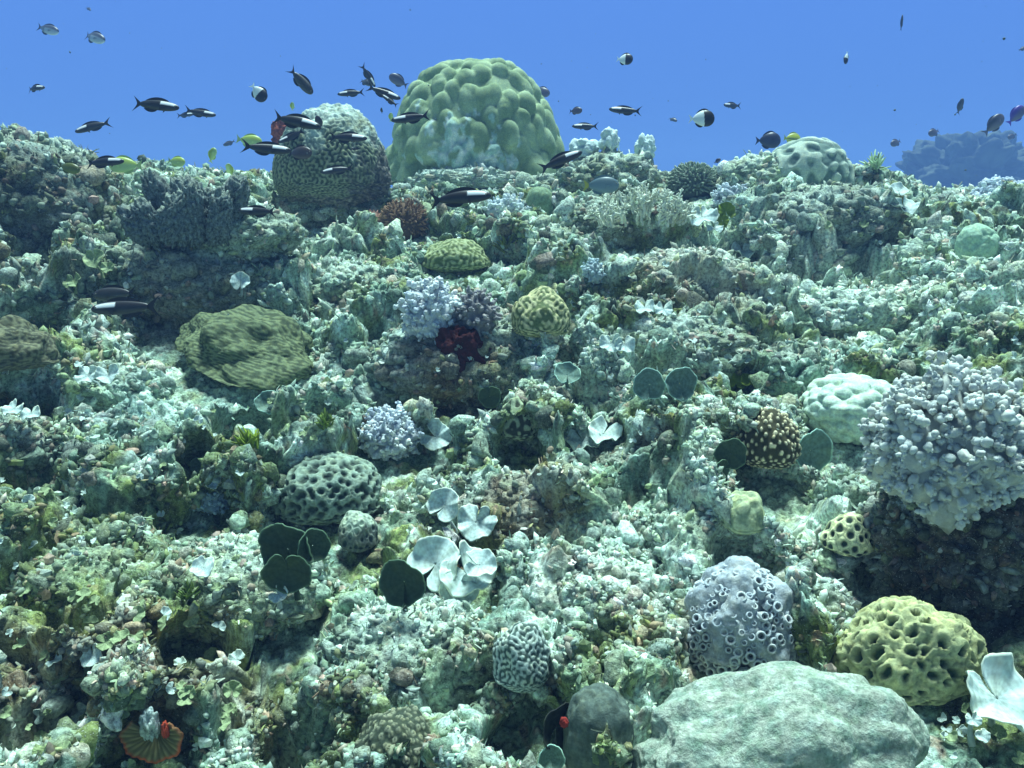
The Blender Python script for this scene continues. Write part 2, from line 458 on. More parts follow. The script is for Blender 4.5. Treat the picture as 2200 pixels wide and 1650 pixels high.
# fan algae: label, group, style, blades (cx, cy, half width px, tilt back, yaw, roll, span)
FANS = [
 ('three overlapping dark green disc algae in the lower left', 'dark', [(618, 1180, 62, 5, -18, -8, 320), (672, 1172, 36, 12, 30, 15, 320), (618, 1222, 52, -12, 10, 175, 300)]),
 ('dark green half-disc alga tucked behind the big white ruffled one', 'dark', [(868, 1250, 52, 8, -20, -10, 320)]),
 ('big white ruffled fan alga with overlapping blades near lower centre', 'white', [(935, 1212, 58, 42, -12, 20, 320), (1000, 1228, 60, 52, 14, 150, 300), (985, 1262, 42, 30, 8, 190, 300), (1030, 1214, 36, 60, 20, 110, 320)]),
 ('pair of white fan algae with ring lines above the big ruffled one', 'white', [(955, 1086, 36, 32, -10, 30, 320), (1022, 1122, 42, 42, 8, 200, 320)]),
 ('two flat white discs joined together, seen edge-on in the middle', 'white', [(1252, 944, 38, 64, -8, 140, 320), (1296, 932, 36, 62, 8, 220, 320)]),
 ('large flat white disc alga with ring lines at bottom right corner', 'white', [(2142, 1500, 82, 58, 20, 170, 330)]),
 ('upright grey-green disc alga right of the cream dotted coral', 'grey', [(1742, 968, 46, 8, 14, 10, 330)]),
 ('pair of grey-green round discs under the dark ledge at middle right', 'grey', [(1395, 826, 34, 10, -14, 0, 320), (1460, 824, 36, 10, 12, 5, 330)]),
 ('two nested dark grey-green discs left of the cream dotted coral', 'dark', [(1570, 975, 34, 6, -10, 0, 320), (1550, 1008, 22, 10, 40, 20, 320)]),
 ('two small olive discs stacked beside the dark central hollow', 'dark', [(1043, 818, 18, 12, -5, 0, 320), (1052, 852, 24, 6, 4, 180, 320)]),
 ('small grey-green cup alga left of the lavender soft coral', 'grey', [(577, 866, 26, 35, 0, 0, 320)]),
 ('curled white fan alga at the right end of lavender soft coral', 'white', [(935, 938, 34, 38, 10, 120, 290)]),
 ('white ruffled fan alga under the middle ledge, left of dark hollow', 'white', [(1312, 738, 24, 40, -8, 190, 290), (1342, 740, 22, 36, 8, 170, 290)]),
 ('row of small white fan algae along the middle right slope', 'white', [(1385, 660, 22, 55, 0, 180, 300), (1425, 664, 20, 50, 6, 190, 300)]),
 ('bluish white cupped fan alga left of bright green leaf on right crest', 'white', [(1508, 466, 32, 56, -10, 170, 320), (1535, 490, 18, 62, 0, 180, 300)]),
 ('lone white fan alga on the slope right of the bright green leaf', 'white', [(1596, 540, 26, 56, 12, 185, 310)]),
 ('white cupped fan alga on top of the overhanging dark outcrop', 'white', [(1942, 444, 28, 58, 5, 180, 320), (1930, 410, 22, 60, 0, 10, 320)]),
 ('two pale green fan algae on the left slope above the large striped fish', 'yellow', [(203, 556, 22, 30, 0, 175, 310), (232, 575, 14, 36, 10, 190, 310)]),
 ('single pale yellow-green fan alga left of the large striped fish', 'yellow', [(158, 606, 19, 44, -12, 165, 310)]),
 ('small pale disc alga standing above the olive ridged plate coral', 'white', [(516, 604, 20, 26, 5, 0, 330)]),
 ('pale white two-lobed fan alga in a hollow at left of the slope', 'white', [(188, 806, 26, 52, -8, 185, 300), (232, 806, 24, 48, 10, 175, 300)]),
 ('white fan alga above the dark bottom left, larger than leaves around it', 'white', [(198, 1408, 26, 40, -12, 160, 310)]),
 ('small white oval disc in the lower left, beside three dark green discs', 'white', [(437, 1220, 26, 60, 0, 180, 330)]),
 ('pale blade standing below the three dark green discs', 'white', [(596, 1275, 20, 38, 20, 140, 260)]),
 ('bluish grey fan blade left of the round yellow-green knob', 'grey', [(1218, 806, 28, 48, 0, 0, 300)]),
 ('small white curled alga at the left edge of the slope', 'white', [(66, 888, 20, 58, 0, 170, 300), (30, 878, 22, 60, 0, 200, 300)]),
 ('pale cup alga above the bottom centre ledge', 'grey', [(430, 1000, 20, 50, 0, 180, 300)]),
 ('yellow-green leaf alga on the ledge at middle right', 'green', [(1582, 822, 22, 52, -6, 10, 300), (1606, 818, 18, 46, 20, 0, 300)]),
 ('bright green upright leaf beside white soft coral on right crest', 'green', [(1560, 455, 20, 14, 6, -8, 300), (1552, 475, 14, 20, -10, 170, 300)]),
 ('bluish grey flat fan blade right of the purple tube coral', 'grey', [(1722, 1190, 24, 58, 0, 180, 300)]),
 ('dark upright blade slanting behind the smooth dark grey lump', 'black', [(1196, 1560, 62, 4, 42, 40, 250)]),
 ('pale half-hidden cup alga at the bottom edge beside dark grey lump', 'grey', [(1185, 1628, 28, 20, 0, 0, 320)]),
 ('pale fan alga at the edge below the flat white bottom right disc', 'white', [(2090, 1545, 16, 50, 0, 180, 300), (2110, 1580, 15, 46, 10, 170, 300)]),
]
FAN_COL = dict(dark=(.058, .098, .060), grey=(.17, .28, .24), white=(.62, .78, .76), yellow=(.36, .47, .26), green=(.16, .24, .03), black=(.03, .035, .035))

# pits in the reef: px, py, half width px, half depth (m), drop (m)
PITS = [(28, 1030, 60, .14, .16), (60, 640, 70, .2, .14), (430, 640, 80, .2, .12), (1340, 800, 120, .12, .14), (1540, 785, 130, .12, .14),
        (900, 860, 130, .13, .16), (1170, 1090, 110, .10, .12), (2040, 1260, 200, .16, .14), (50, 1570, 90, .10, .12), (620, 1560, 90, .08, .12),
        (1090, 1600, 60, .08, .14), (160, 1320, 90, .06, .08), (1830, 590, 140, .2, .12), (300, 770, 110, .14, .1), (1040, 1150, 60, .06, .1),
        (700, 640, 60, .2, .1), (1500, 470, 90, .3, .1), (420, 480, 70, .3, .1), (1840, 730, 130, .16, .08), (430, 1330, 90, .06, .07), (1420, 1010, 90, .06, .06)]
# patches of cover on the reef: px, py, half width px, half height px, colour, weight
PALE, GREEN, OLIVE, BROWN, DARKC, MAROON = (.68, .86, .77), (.28, .44, .35), (.20, .26, .09), (.30, .17, .11), (.055, .055, .045), (.16, .035, .03)
PATCH = [(1950, 660, 330, 170, PALE, .6), (1500, 1220, 260, 130, PALE, .7), (1780, 1060, 200, 150, PALE, .6), (420, 960, 260, 110, (.40, .58, .54), .7),
         (700, 860, 200, 70, (.40, .58, .54), .8), (650, 560, 140, 60, PALE, .6), (1280, 880, 200, 80, PALE, .6), (850, 1110, 200, 60, PALE, .55),
         (700, 1270, 170, 90, (.42, .58, .46), .6), (1250, 1250, 180, 90, PALE, .55), (2080, 450, 160, 50, PALE, .6), (1650, 500, 140, 50, PALE, .45), (1600, 620, 200, 60, PALE, .5),
         (80, 480, 220, 140, DARKC, .75), (60, 680, 160, 100, DARKC, .5), (420, 620, 130, 80, BROWN, .6), (130, 1500, 200, 160, BROWN, .55), (430, 1520, 200, 110, BROWN, .6),
         (900, 810, 160, 90, MAROON, .5), (2060, 1230, 230, 150, (.06, .04, .045), .85), (1290, 1340, 150, 90, BROWN, .45), (180, 1230, 260, 120, OLIVE, .5), (300, 1380, 260, 120, OLIVE, .5),
         (1480, 560, 170, 50, BROWN, .45), (1150, 1080, 130, 60, BROWN, .55), (1450, 1000, 120, 40, MAROON, .4), (300, 700, 260, 90, DARKC, .45), (1480, 720, 200, 50, DARKC, .35),
         (1820, 500, 150, 70, DARKC, .6), (1500, 1480, 160, 60, BROWN, .4), (950, 1480, 250, 90, (.30, .38, .32), .5), (550, 480, 200, 60, (.34, .46, .38), .5)]

# ------------------------------------------------------------------ boxes to places
def place(box, off=0.0, low=0.18, k=.5):
    """centre of a rounded body that fills the box, and its radii in metres"""
    x0, y0, x1, y1 = box
    d = hit((x0 + x1) / 2, min(y1 - low * (y1 - y0), 1760)) + off
    return ray((x0 + x1) / 2, y1 - k * (y1 - y0)) * d, (x1 - x0) / 2 * d / FPX, (1 - k) * (y1 - y0) * d / FPX, d

MASK = []           # places where the reef stays smooth so that nothing is buried
for row in ROCKS:
    row[3]['place'] = c, rx, rz, d = place(row[2], low=.3)
    ry = min(rx, rz * 1.6) * .8
    ROCKE.append((c + np.array([0, ry * .45, 0]), np.array([rx, ry, rz]) * .97))
for row in CORALS:
    row[5]['k'] = row[5].get('k', .24) if row[0] in ('nodule', 'meander', 'cups', 'dots', 'tubes') else .5
    c, rx, rz, d = place(row[4], row[5].get('depth_off', 0) - .045, k=row[5]['k'])
    row[5]['place'] = (c, rx, rz, d)
    MASK.append((c[0], c[1] - .04, rx * 1.0 + .02))
for label, style, blades in FANS:
    for b in blades:
        p = at(b[0], min(b[1] + b[2] * .6, 1700))
        MASK.append((p[0], p[1] - .03, b[2] * p[1] / FPX * .8 + .02))
for px, py, hw in ((325, 1600, 70), (1212, 1560, 30), (535, 955, 36), (405, 1285, 30), (700, 905, 26), (1085, 535, 30), (40, 740, 90)):
    p = at(px, py)
    MASK.append((p[0], p[1] - .03, hw * p[1] / FPX + .03))
PITW = [(at(px, min(py, 1700)), hw, hd, dr) for px, py, hw, hd, dr in PITS]
PATW = []
for px, py, hw, hh, c, wt in PATCH:
    a = at(px, py); lo = at(px, min(py + hh, 1750)); hi = at(px, max(py - hh, 415))
    PATW.append((a, hw * np.linalg.norm(a) / FPX, max(.08, (hi[1] - lo[1]) / 2), np.array(c), wt))

# ------------------------------------------------------------------ the reef slope: one sheet from under the camera to beyond the crest
azs = np.concatenate([np.linspace(-110, -44, 50)[:-1], np.linspace(-44, 44, 880), np.linspace(44, 110, 50)[1:]])
rs = np.concatenate([np.geomspace(.22, .85, 70)[:-1], np.geomspace(.85, 6.3, 800), np.geomspace(6.3, 70, 60)[1:]])
AZ, RR = np.meshgrid(np.radians(azs), rs)
X = (RR * np.sin(AZ)).ravel(); Y = (RR * np.cos(AZ)).ravel()
H0 = base(X, Y)
R0 = np.hypot(X, Y)
P2 = np.stack([X, Y, np.zeros_like(X)], 1)
keep = np.ones(len(X))
for mx_, my_, mr_ in MASK:
    dd = np.hypot(X - mx_, (Y - my_) * .75)
    keep = np.minimum(keep, 0.12 + 0.88 * smooth(mr_ * .75, mr_ * 1.35, dd))
WX = X + .05 * pnoise(P2, 6) + .02 * pnoise(P2, 19, 3)
WY = Y + .05 * pnoise(P2, 6, 50) + .02 * pnoise(P2, 19, 31)
b1, i1 = bumps2(WX, WY, .46, 1)
b2, i2 = bumps2(WX, WY, .21, 2)
b3, i3 = bumps2(WX, WY, .095, 3)
b4, i4 = bumps2(WX + .01 * pnoise(P2, 60), WY, .043, 4)
b5, i5 = bumps2(X + .006 * pnoise(P2, 110), Y, .019, 5)
crest = 1 - .55 * smooth(4.3, 5.2, R0)
st = R0 / .62 + 1.0 * pnoise(P2, 1.3, 8) + .40 * pnoise(P2, 4.1, 18)
stair = smooth(0, .16, st - np.floor(st)) - (st - np.floor(st))          # ledges that face down the slope
ledge = keep * crest * .10 * np.clip(stair, 0, 1) * smooth(-.5, .3, pnoise(P2, 1.7, 66))
big = keep * crest * (.13 * b1 + .11 * b2) + ledge
kmid = .12 + .88 * keep
mid = kmid * (.066 * b3 + .034 * b4) - .012 - .018 * (1 - keep)
fine = .015 * b5 + .010 * fbm(P2, 32, 3) + .05 * keep * crest * fbm(P2, 2.2, 2)
H = H0 + big + mid + fine - .13 * keep * crest
for (p, hw, hd, dr) in PITW:
    d = np.linalg.norm(p)
    q = np.sqrt(((X - p[0]) / (hw * d / FPX)) ** 2 + ((Y - p[1] - hd * .4) / hd) ** 2)
    H -= 1.6 * dr * keep * (1 - smooth(.7, 1.0, q + .25 * pnoise(P2, 9, 5)))
lean = .55 * big + .8 * mid
near = smooth(6.5, 5.5, R0)
VX = X - lean * np.sin(AZ.ravel()) * near + .02 * pnoise(np.stack([X, Y, H], 1), 14, 9) * keep * near
VY = Y - lean * np.cos(AZ.ravel()) * near
REEF_V = np.stack([VX, VY, H], 1)
nr_, nc_ = AZ.shape
ii = np.arange(nr_ * nc_).reshape(nr_, nc_)
REEF_F = np.stack([ii[:-1, :-1].ravel(), ii[:-1, 1:].ravel(), ii[1:, 1:].ravel(), ii[1:, :-1].ravel()], 1)
# colour of the cover: sediment, turf, crusts
def cover(P, tone, rid):
    n = fbm(P, 7, 3, 2)
    n2 = fbm(P, 23, 2, 40)
    c = mixc(np.array(GREEN) * .8, np.array(OLIVE), smooth(-.5, .5, n))
    c = mixc(c, np.array(PALE), .9 * smooth(-.05, .75, fbm(P, 11, 3, 80) + .7 * (rid - .45)))
    c = mixc(c, np.array((.48, .27, .22)), .6 * smooth(.35, .9, n2))
    c = mixc(c, np.array(DARKC), .8 * smooth(.1, .7, -n2 + .4 * (.5 - rid)))
    return c
def patches(P, c):
    wob = .35 * fbm(P, 4, 2, 11)
    for (a, wx, wy, pc, wt) in PATW:
        q = np.sqrt(((P[:, 0] - a[0]) / wx) ** 2 + ((P[:, 1] - a[1]) / wy) ** 2) + wob
        c = mixc(c, c * .35 + pc * .65, wt * (1 - smooth(.55, 1.25, q)))
    return c
REEF_C = patches(REEF_V, cover(REEF_V, 0, .5 * i3 + .5 * i2))
REEF_C = REEF_C * (.8 + .5 * i4[:, None]) 
_g = ii[40:860:3, 30:-30:3]
_q = np.stack([_g[:-1, :-1].ravel(), _g[:-1, 1:].ravel(), _g[1:, 1:].ravel(), _g[1:, :-1].ravel()], 1)
_m = np.full(len(REEF_V), -1); _u = np.unique(_q); _m[_u] = np.arange(len(_u))
BVH = BVHTree.FromPolygons(REEF_V[_u].tolist(), _m[_q].tolist())
reef = obj('reef_slope', make_mesh('reef_slope', REEF_V, REEF_F, REEF_C), M_REEF)
reef['kind'] = 'structure'
def hitr(px, py):
    """view depth of the built reef or of a rock on it"""
    d = ray(px, py); ln = np.linalg.norm(d)
    t = BVH.ray_cast(Vector((0, 0, 0)), Vector(d / ln))[3]
    out = t / ln if t else hit(px, py)
    for rc, ra in ROCKE:
        a = ((d / ra) ** 2).sum(); b = -2 * (d * rc / ra ** 2).sum(); c = ((rc / ra) ** 2).sum() - 1
        if b * b - 4 * a * c > 0:
            out = min(out, (-b - math.sqrt(b * b - 4 * a * c)) / (2 * a))
    return out
SCATTER = [(REEF_V.reshape(nr_, nc_, 3)[60:850, 60:-60], REEF_C.reshape(nr_, nc_, 3)[60:850, 60:-60], keep.reshape(nr_, nc_)[60:850, 60:-60])]
# ------------------------------------------------------------------ rocks standing out of the slope
def warp_ball(sub, seed, amp, cells=(55, 330)):
    n, F = ico(sub)
    r = 1 + .55 * amp * fbm(n, 1.7, 3, seed * 3.1)
    tone = np.zeros(len(n))
    for k, m in enumerate(cells):
        d1, d2, idx = nearest2(n, fib(m, .55, seed + k))
        R = 2.0 / math.sqrt(m)
        bump = np.sqrt(np.clip(1 - (d1 / (R * 1.05)) ** 2, 0, 1))
        r += amp * (.75, .42)[k] * (bump - .5)
        tone += (np.sin(idx * 12.9898 + seed) * 43758.5453 % 1) * .5
    return n, F, r, tone

for k, (name, label, box, o) in enumerate(ROCKS):
    c, rx, rz, d = o['place']
    n, F, r, tone = warp_ball(6, 20 + k, o['amp'])
    ry = min(rx, rz * 1.6) * .8
    under = 1 - o['over'] * smooth(.15, -.75, n[:, 2])
    V = n * r[:, None] * np.array([rx, ry, rz])
    V[:, 0] *= under; V[:, 1] *= under
    V += .006 * fbm(V + c, 45, 2, k)[:, None] * n
    W = V + c + np.array([0, ry * .45, 0])
    base_c = np.array(o['c'])
    C = cover(W, 0, tone)
    C = C * .4 + base_c * .6 * (.6 + .9 * tone[:, None])
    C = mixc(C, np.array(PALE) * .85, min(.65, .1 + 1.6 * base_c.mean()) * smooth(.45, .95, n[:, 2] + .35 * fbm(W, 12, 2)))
    loc = c + np.array([0, ry * .45, 0])
    C = patches(W, C)
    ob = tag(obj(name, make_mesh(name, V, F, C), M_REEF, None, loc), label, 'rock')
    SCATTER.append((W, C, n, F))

# ------------------------------------------------------------------ corals
def blob_cloud(centres, axes, sizes, longs, cols, sub=2, seed=0, wob=.18):
    n, F = ico(sub)
    r = np.random.default_rng(seed)
    Vs, Fs, Cs = [], [], []
    for k in range(len(centres)):
        a = axes[k] / (np.linalg.norm(axes[k]) + 1e-9)
        t = np.cross(a, [0.31, 0.77, 0.55]); t /= np.linalg.norm(t); b = np.cross(a, t)
        off = r.normal(size=3) * 4
        q = n * (1 + wob * np.sin(n @ (r.normal(size=3) * 3.2) + off[0]))[:, None]
        V = (q[:, :1] * t + q[:, 1:2] * b) * sizes[k] + q[:, 2:] * a * sizes[k] * longs[k] + centres[k]
        Vs.append(V); Fs.append(F + k * len(n)); Cs.append(np.tile(cols[k], (len(n), 1)))
    return np.concatenate(Vs), np.concatenate(Fs), np.concatenate(Cs)

def tube(pts, rad, seg=6):
    pts = np.asarray(pts, float); rad = np.asarray(rad, float)
    V = []; m = len(pts)
    for i in range(m):
        d = pts[min(i + 1, m - 1)] - pts[max(i - 1, 0)]
        d /= np.linalg.norm(d) + 1e-9
        t = np.cross(d, [.21, .63, .74]); t /= np.linalg.norm(t); b = np.cross(d, t)
        for s in range(seg):
            a = 6.28318 * s / seg
            V.append(pts[i] + rad[i] * (math.cos(a) * t + math.sin(a) * b))
    V.append(pts[-1] + (pts[-1] - pts[-2]) / (np.linalg.norm(pts[-1] - pts[-2]) + 1e-9) * rad[-1] * .7)
    F = []
    for i in range(m - 1):
        for s in range(seg):
            F.append((i * seg + s, i * seg + (s + 1) % seg, (i + 1) * seg + (s + 1) % seg))
            F.append((i * seg + s, (i + 1) * seg + (s + 1) % seg, (i + 1) * seg + s))
    for s in range(seg):
        F.append(((m - 1) * seg + s, (m - 1) * seg + (s + 1) % seg, m * seg))
    return np.array(V), np.array(F)

LOWR = [1.0]      # flatter underside of corals that sit in the reef
def superball(n, rx, ry, rz, pw=2.0):
    q = (np.abs(n) ** pw).sum(1) ** (-1 / pw)
    S = n * q[:, None] * np.array([rx, ry, rz])
    S[:, 2] = np.where(S[:, 2] < 0, S[:, 2] * LOWR[0], S[:, 2])
    return S

def build_coral(k, row):
    kind, name, label, cat, box, o = row
    c, rx, rz, d = o['place']
    if d < 3.9 and kind != 'nodule' and not o.get('big'):      # come forward to the surface that was really built
        x0, y0, x1, y1 = box
        yb = min(y1 - .12 * (y1 - y0), 1700)
        g = sorted(hitr(x0 + f * (x1 - x0), yb) for f in (.2, .35, .5, .65, .8))[0] - .015
        g = min(1.0, max(.74, (g + (.06 if kind == 'sponge' else 0)) / d))
        c, rx, rz, d = c * g, rx * g, rz * g, d * g
    ry = min(rx, rz * 1.5) * .95 * o.get('ryf', 1.0)
    pw = o.get('pw', 2.0)
    LOWR[0] = o['k'] / (1 - o['k'])
    sub = o.get('sub', 6)
    n, F = ico(sub)
    loc = c + np.array([0, ry * (.25 if kind == 'soft' else .4), 0])
    if kind == 'nodule':
        n, F = ico(7)
        S = superball(n, rx * .97, ry * .9, rz * .97, pw)
        wn = n + .05 * np.stack([pnoise(n, 3, 1), pnoise(n, 3, 9), pnoise(n, 3, 23)], 1)
        wn /= np.linalg.norm(wn, axis=1)[:, None]
        sd_ = fib(400, 1.0, 4)
        d1, d2, idx = nearest2(wn, sd_)
        R = 2 / math.sqrt(400)
        low = smooth(.55, .05, n[:, 2])
        knob = np.sqrt(np.clip(1 - (d1 / (R * 1.08)) ** 2, 0, 1))
        big_ = np.sqrt(np.clip(1 - (nearest2(wn, fib(110, .8, 8))[0] / (R * 1.8)) ** 2, 0, 1))
        r = 1 + .072 * knob * (1 - .35 * low) + .085 * big_ * low + .015 * big_ + .03 * pnoise(n, 1.6, 3) - .045
        V = S * r[:, None]
        V[:, 2] -= .05 * rz * big_ * low
        C = mixc(colr(.22, .31, .17), colr(.36, .47, .29), smooth(-.4, .5, fbm(n, 5, 3)))
        dead = smooth(.36, .30, np.linalg.norm((n - np.array([-.06, -.97, .08])) * np.array([.9, .5, 1.25]), axis=1) + .45 * fbm(n, 7, 4, 4))
        C = mixc(C, mixc(colr(.36, .55, .50), colr(.70, .80, .78), smooth(-.2, .4, fbm(n, 13, 2, 7))), .85 * dead)
        r_ = dead * .03 * fbm(n, 16, 3, 5)
        V += n * (r_ * rx)[:, None]
        return tag(obj(name, make_mesh(name, V, F, C), M_CORAL, None, loc), label, cat)
    if kind == 'meander':
        S = superball(n, rx, ry, rz, pw)
        f = waves((n + .05 * np.stack([pnoise(n, 2, 1), pnoise(n, 2, 9), pnoise(n, 2, 23)], 1)) * np.array(o.get('aniso', (1, 1, rz / rx))), o['f'], 40, k)
        g = smooth(-.55, .55, f)
        r = 1 + o['amp'] * (g - .6) + o.get('lump', .13) * fbm(n, 1.5, 2, k)
        V = S * r[:, None]
        V[:, 2] += o.get('shear', 0) * V[:, 0]
        V += n * (o.get('rough', .012) * rx * fbm(n, 8, 3, 61 + k))[:, None]
        C = mixc(np.array(o['c0']), np.array(o['c1']), g)
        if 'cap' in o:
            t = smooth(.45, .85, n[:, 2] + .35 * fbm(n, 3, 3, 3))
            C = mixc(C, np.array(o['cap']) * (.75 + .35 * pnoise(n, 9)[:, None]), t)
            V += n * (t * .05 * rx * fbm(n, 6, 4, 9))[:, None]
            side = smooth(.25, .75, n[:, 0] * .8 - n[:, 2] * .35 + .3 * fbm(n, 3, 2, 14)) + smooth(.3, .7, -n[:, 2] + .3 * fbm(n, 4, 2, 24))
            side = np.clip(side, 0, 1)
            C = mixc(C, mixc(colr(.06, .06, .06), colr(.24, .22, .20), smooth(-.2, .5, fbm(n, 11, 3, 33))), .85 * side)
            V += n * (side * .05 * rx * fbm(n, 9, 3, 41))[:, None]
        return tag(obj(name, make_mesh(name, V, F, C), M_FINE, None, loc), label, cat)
    if kind == 'rough':
        S = superball(n, rx, ry, rz, pw)
        r = 1 + o['amp'] * fbm(n, o['f'], 3, 3 + k) - .02
        C0 = np.array(o['c'])
        C = C0 * (1 + .35 * fbm(n, 5, 3, 2)[:, None])
        if o.get('big'):
            d1, d2, idx = nearest2(n + .08 * np.stack([pnoise(n, 3, 1), pnoise(n, 3, 9), pnoise(n, 3, 23)], 1), fib(13, 1.6, 5))
            r += .13 * np.clip(1 - (d1 / .8) ** 2, 0, 1) - .08
            e1 = nearest2(n, fib(60, 1.0, 12))[0]
            r += .055 * np.clip(1 - (e1 / .30) ** 2, 0, 1) - .02
            r += .012 * fbm(n, 5, 2, 80)
            Q = S / rx
            r += .016 * fbm(Q, 9, 3, 8) + .007 * fbm(Q, 30, 3, 8) - .02 * np.clip(fbm(Q, 16, 2, 77) - .55, 0, 1)
            C = mixc(C, colr(.22, .32, .26), .7 * smooth(.0, .6, fbm(Q, 7, 3, 30)))
            C = mixc(C, colr(.58, .72, .62), .5 * smooth(.1, .6, fbm(Q, 11, 3, 60)))
        V = S * r[:, None]
        if o.get('big'):
            V[:, 2] -= rz * (.20 * smooth(.05, -.5, n[:, 0]) + .10 * smooth(.55, .95, n[:, 0]))
        return tag(obj(name, make_mesh(name, V, F, C), M_BOULDER if o.get('big') else M_CORAL, None, loc), label, cat)
    if kind in ('cups', 'dots'):
        S = superball(n, rx, ry, rz, pw)
        m = o['n']
        wn = n + o.get('warp', .025) * np.stack([pnoise(n, 6, 1), pnoise(n, 6, 9), pnoise(n, 6, 23)], 1)
        wn /= np.linalg.norm(wn, axis=1)[:, None]
        d1, d2, idx = nearest2(wn, fib(m, .6, k))
        R = 2 / math.sqrt(m)
        size = .8 + .4 * (np.sin(idx * 12.9898) * 43758.5 % 1)
        e = d1 / (R * size)
        if kind == 'cups':
            wd = o.get('wide', .62)
            hole = 1 - smooth(wd * .55, wd, e)
            rim = np.exp(-((e - wd * 1.12) / .22) ** 2)
            crease = np.exp(-((d2 - d1) / (R * .10)) ** 2)
            r = 1 - o['amp'] * hole + o['amp'] * .35 * rim - o['amp'] * .45 * crease + .13 * fbm(n, 1.5, 2, k)
            C = mixc(np.array(o['c1']), np.array(o['c0']), np.clip(hole + .5 * crease, 0, 1))
            C *= (1 + .3 * fbm(n, 4, 2, 3)[:, None])
        else:
            dot = 1 - smooth(.30, .52, e)
            if o.get('ring'):
                dot = np.exp(-((e - .38) / .15) ** 2)
            r = 1 + o['amp'] * dot + .13 * fbm(n, 1.5, 2, k)
            C = mixc(np.array(o['c0']), np.array(o['c1']), dot)
        if 'cap' in o:
            C = mixc(C, np.array(o['cap']), .9 * smooth(.35, .7, n[:, 2] + .25 * fbm(n, 3, 2)))
        return tag(obj(name, make_mesh(name, S * r[:, None], F, np.clip(C, .01, 1)), M_FINE, None, loc), label, cat)
    if kind == 'twigs':
        root = thing(name, label, cat, loc)
        q, F4 = ico(4)
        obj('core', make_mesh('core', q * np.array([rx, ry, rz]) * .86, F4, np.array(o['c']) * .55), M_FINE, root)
        parts = []
        for j, p in enumerate(fib(o['n'], .8, k)):
            if p[2] < -.5: continue
            a = p * np.array([rx, ry, rz])
            dr = p + RNG.normal(size=3) * .25
            ln = o['ln'] * rx * RNG.uniform(.7, 1.3)
            tip = a * .98 + dr * ln * .5
            V, Ft = tube([a * .82, a * .95, tip], [rx * .040, rx * .042, rx * .030], 5)
            parts.append((V, Ft, np.clip(np.array(o['c']) * RNG.uniform(.7, 1.6), 0, .8)))
            V, Ft = tube([a * .95, a * .97 + (dr + RNG.normal(size=3) * .7) * ln * .4], [rx * .034, rx * .026], 5)
            parts.append((V, Ft, np.clip(np.array(o['c']) * RNG.uniform(.7, 1.6), 0, .8)))
        obj('twigs', make_mesh('twigs', *join(parts)), M_FINE, root)
        return root
    if kind == 'soft':
        root = thing(name, label, cat, loc)
        q, F4 = ico(4)
        C0 = np.array(o['c'])
        obj('stalk', make_mesh('stalk', q * np.array([rx, ry, rz]) * .82 * (1 + .40 * fbm(q, 2.3, 2, k))[:, None] - np.array([0, 0, rz * .12]), F4, C0 * .85), M_SOFT, root)
        cs, ax, sz, lg, cl = [], [], [], [], []
        r_ = np.random.default_rng(50 + k)
        s = o['s'] * rx
        for p in fib(o['n'], .9, k):
            if p[1] > .75: continue
            lump = 1 + .40 * float(fbm(p[None], 2.3, 2, k)[0])
            a = p * np.array([rx, ry, rz]) * .84 * lump
            dr = p + r_.normal(size=3) * .35
            dr /= np.linalg.norm(dr)
            tone = C0 * r_.uniform(.85, 1.2)
            m = o.get('chain', 3 if o['long'] > 1.3 else 2)
            for j in range(m):
                cs.append(a + dr * s * (j - .4) * o['long'] * (.62 if m < 4 else .42) + r_.normal(size=3) * s * .30)
                ax.append(dr + r_.normal(size=3) * .4); sz.append(s * r_.uniform(.5, .85) * (1 - .1 * j)); lg.append(o['long'] * r_.uniform(.7, 1.1)); cl.append(np.clip(tone * (1 + .06 * j), 0, .85))
            for j in range(3):     # small leaflets on each finger
                e = r_.normal(size=3); e /= np.linalg.norm(e)
                cs.append(a + dr * s * r_.uniform(.1, 1.2) + e * s * .5); ax.append(e + dr * .6)
                sz.append(s * r_.uniform(.22, .38)); lg.append(r_.uniform(1.1, 1.9)); cl.append(np.clip(tone * 1.08, 0, .85))
        obj('polyps', make_mesh('polyps', *blob_cloud(cs, ax, sz, lg, cl, 2, k, .22)), M_SOFT, root)
        return root
    if kind == 'lumps':
        S = superball(n, rx, ry, rz, pw)
        d1, d2, idx = nearest2(n, fib(o['n'], .7, k))
        R = 2 / math.sqrt(o['n'])
        r = .90 + .12 * np.sqrt(np.clip(1 - (d1 / (R * 1.1)) ** 2, 0, 1)) + .08 * fbm(n, 1.8, 2, k)
        C = np.array(o['c']) * (1 + .2 * fbm(n, 6, 2, 3)[:, None])
        return tag(obj(name, make_mesh(name, S * r[:, None], F, C), M_CORAL, None, loc), label, cat)
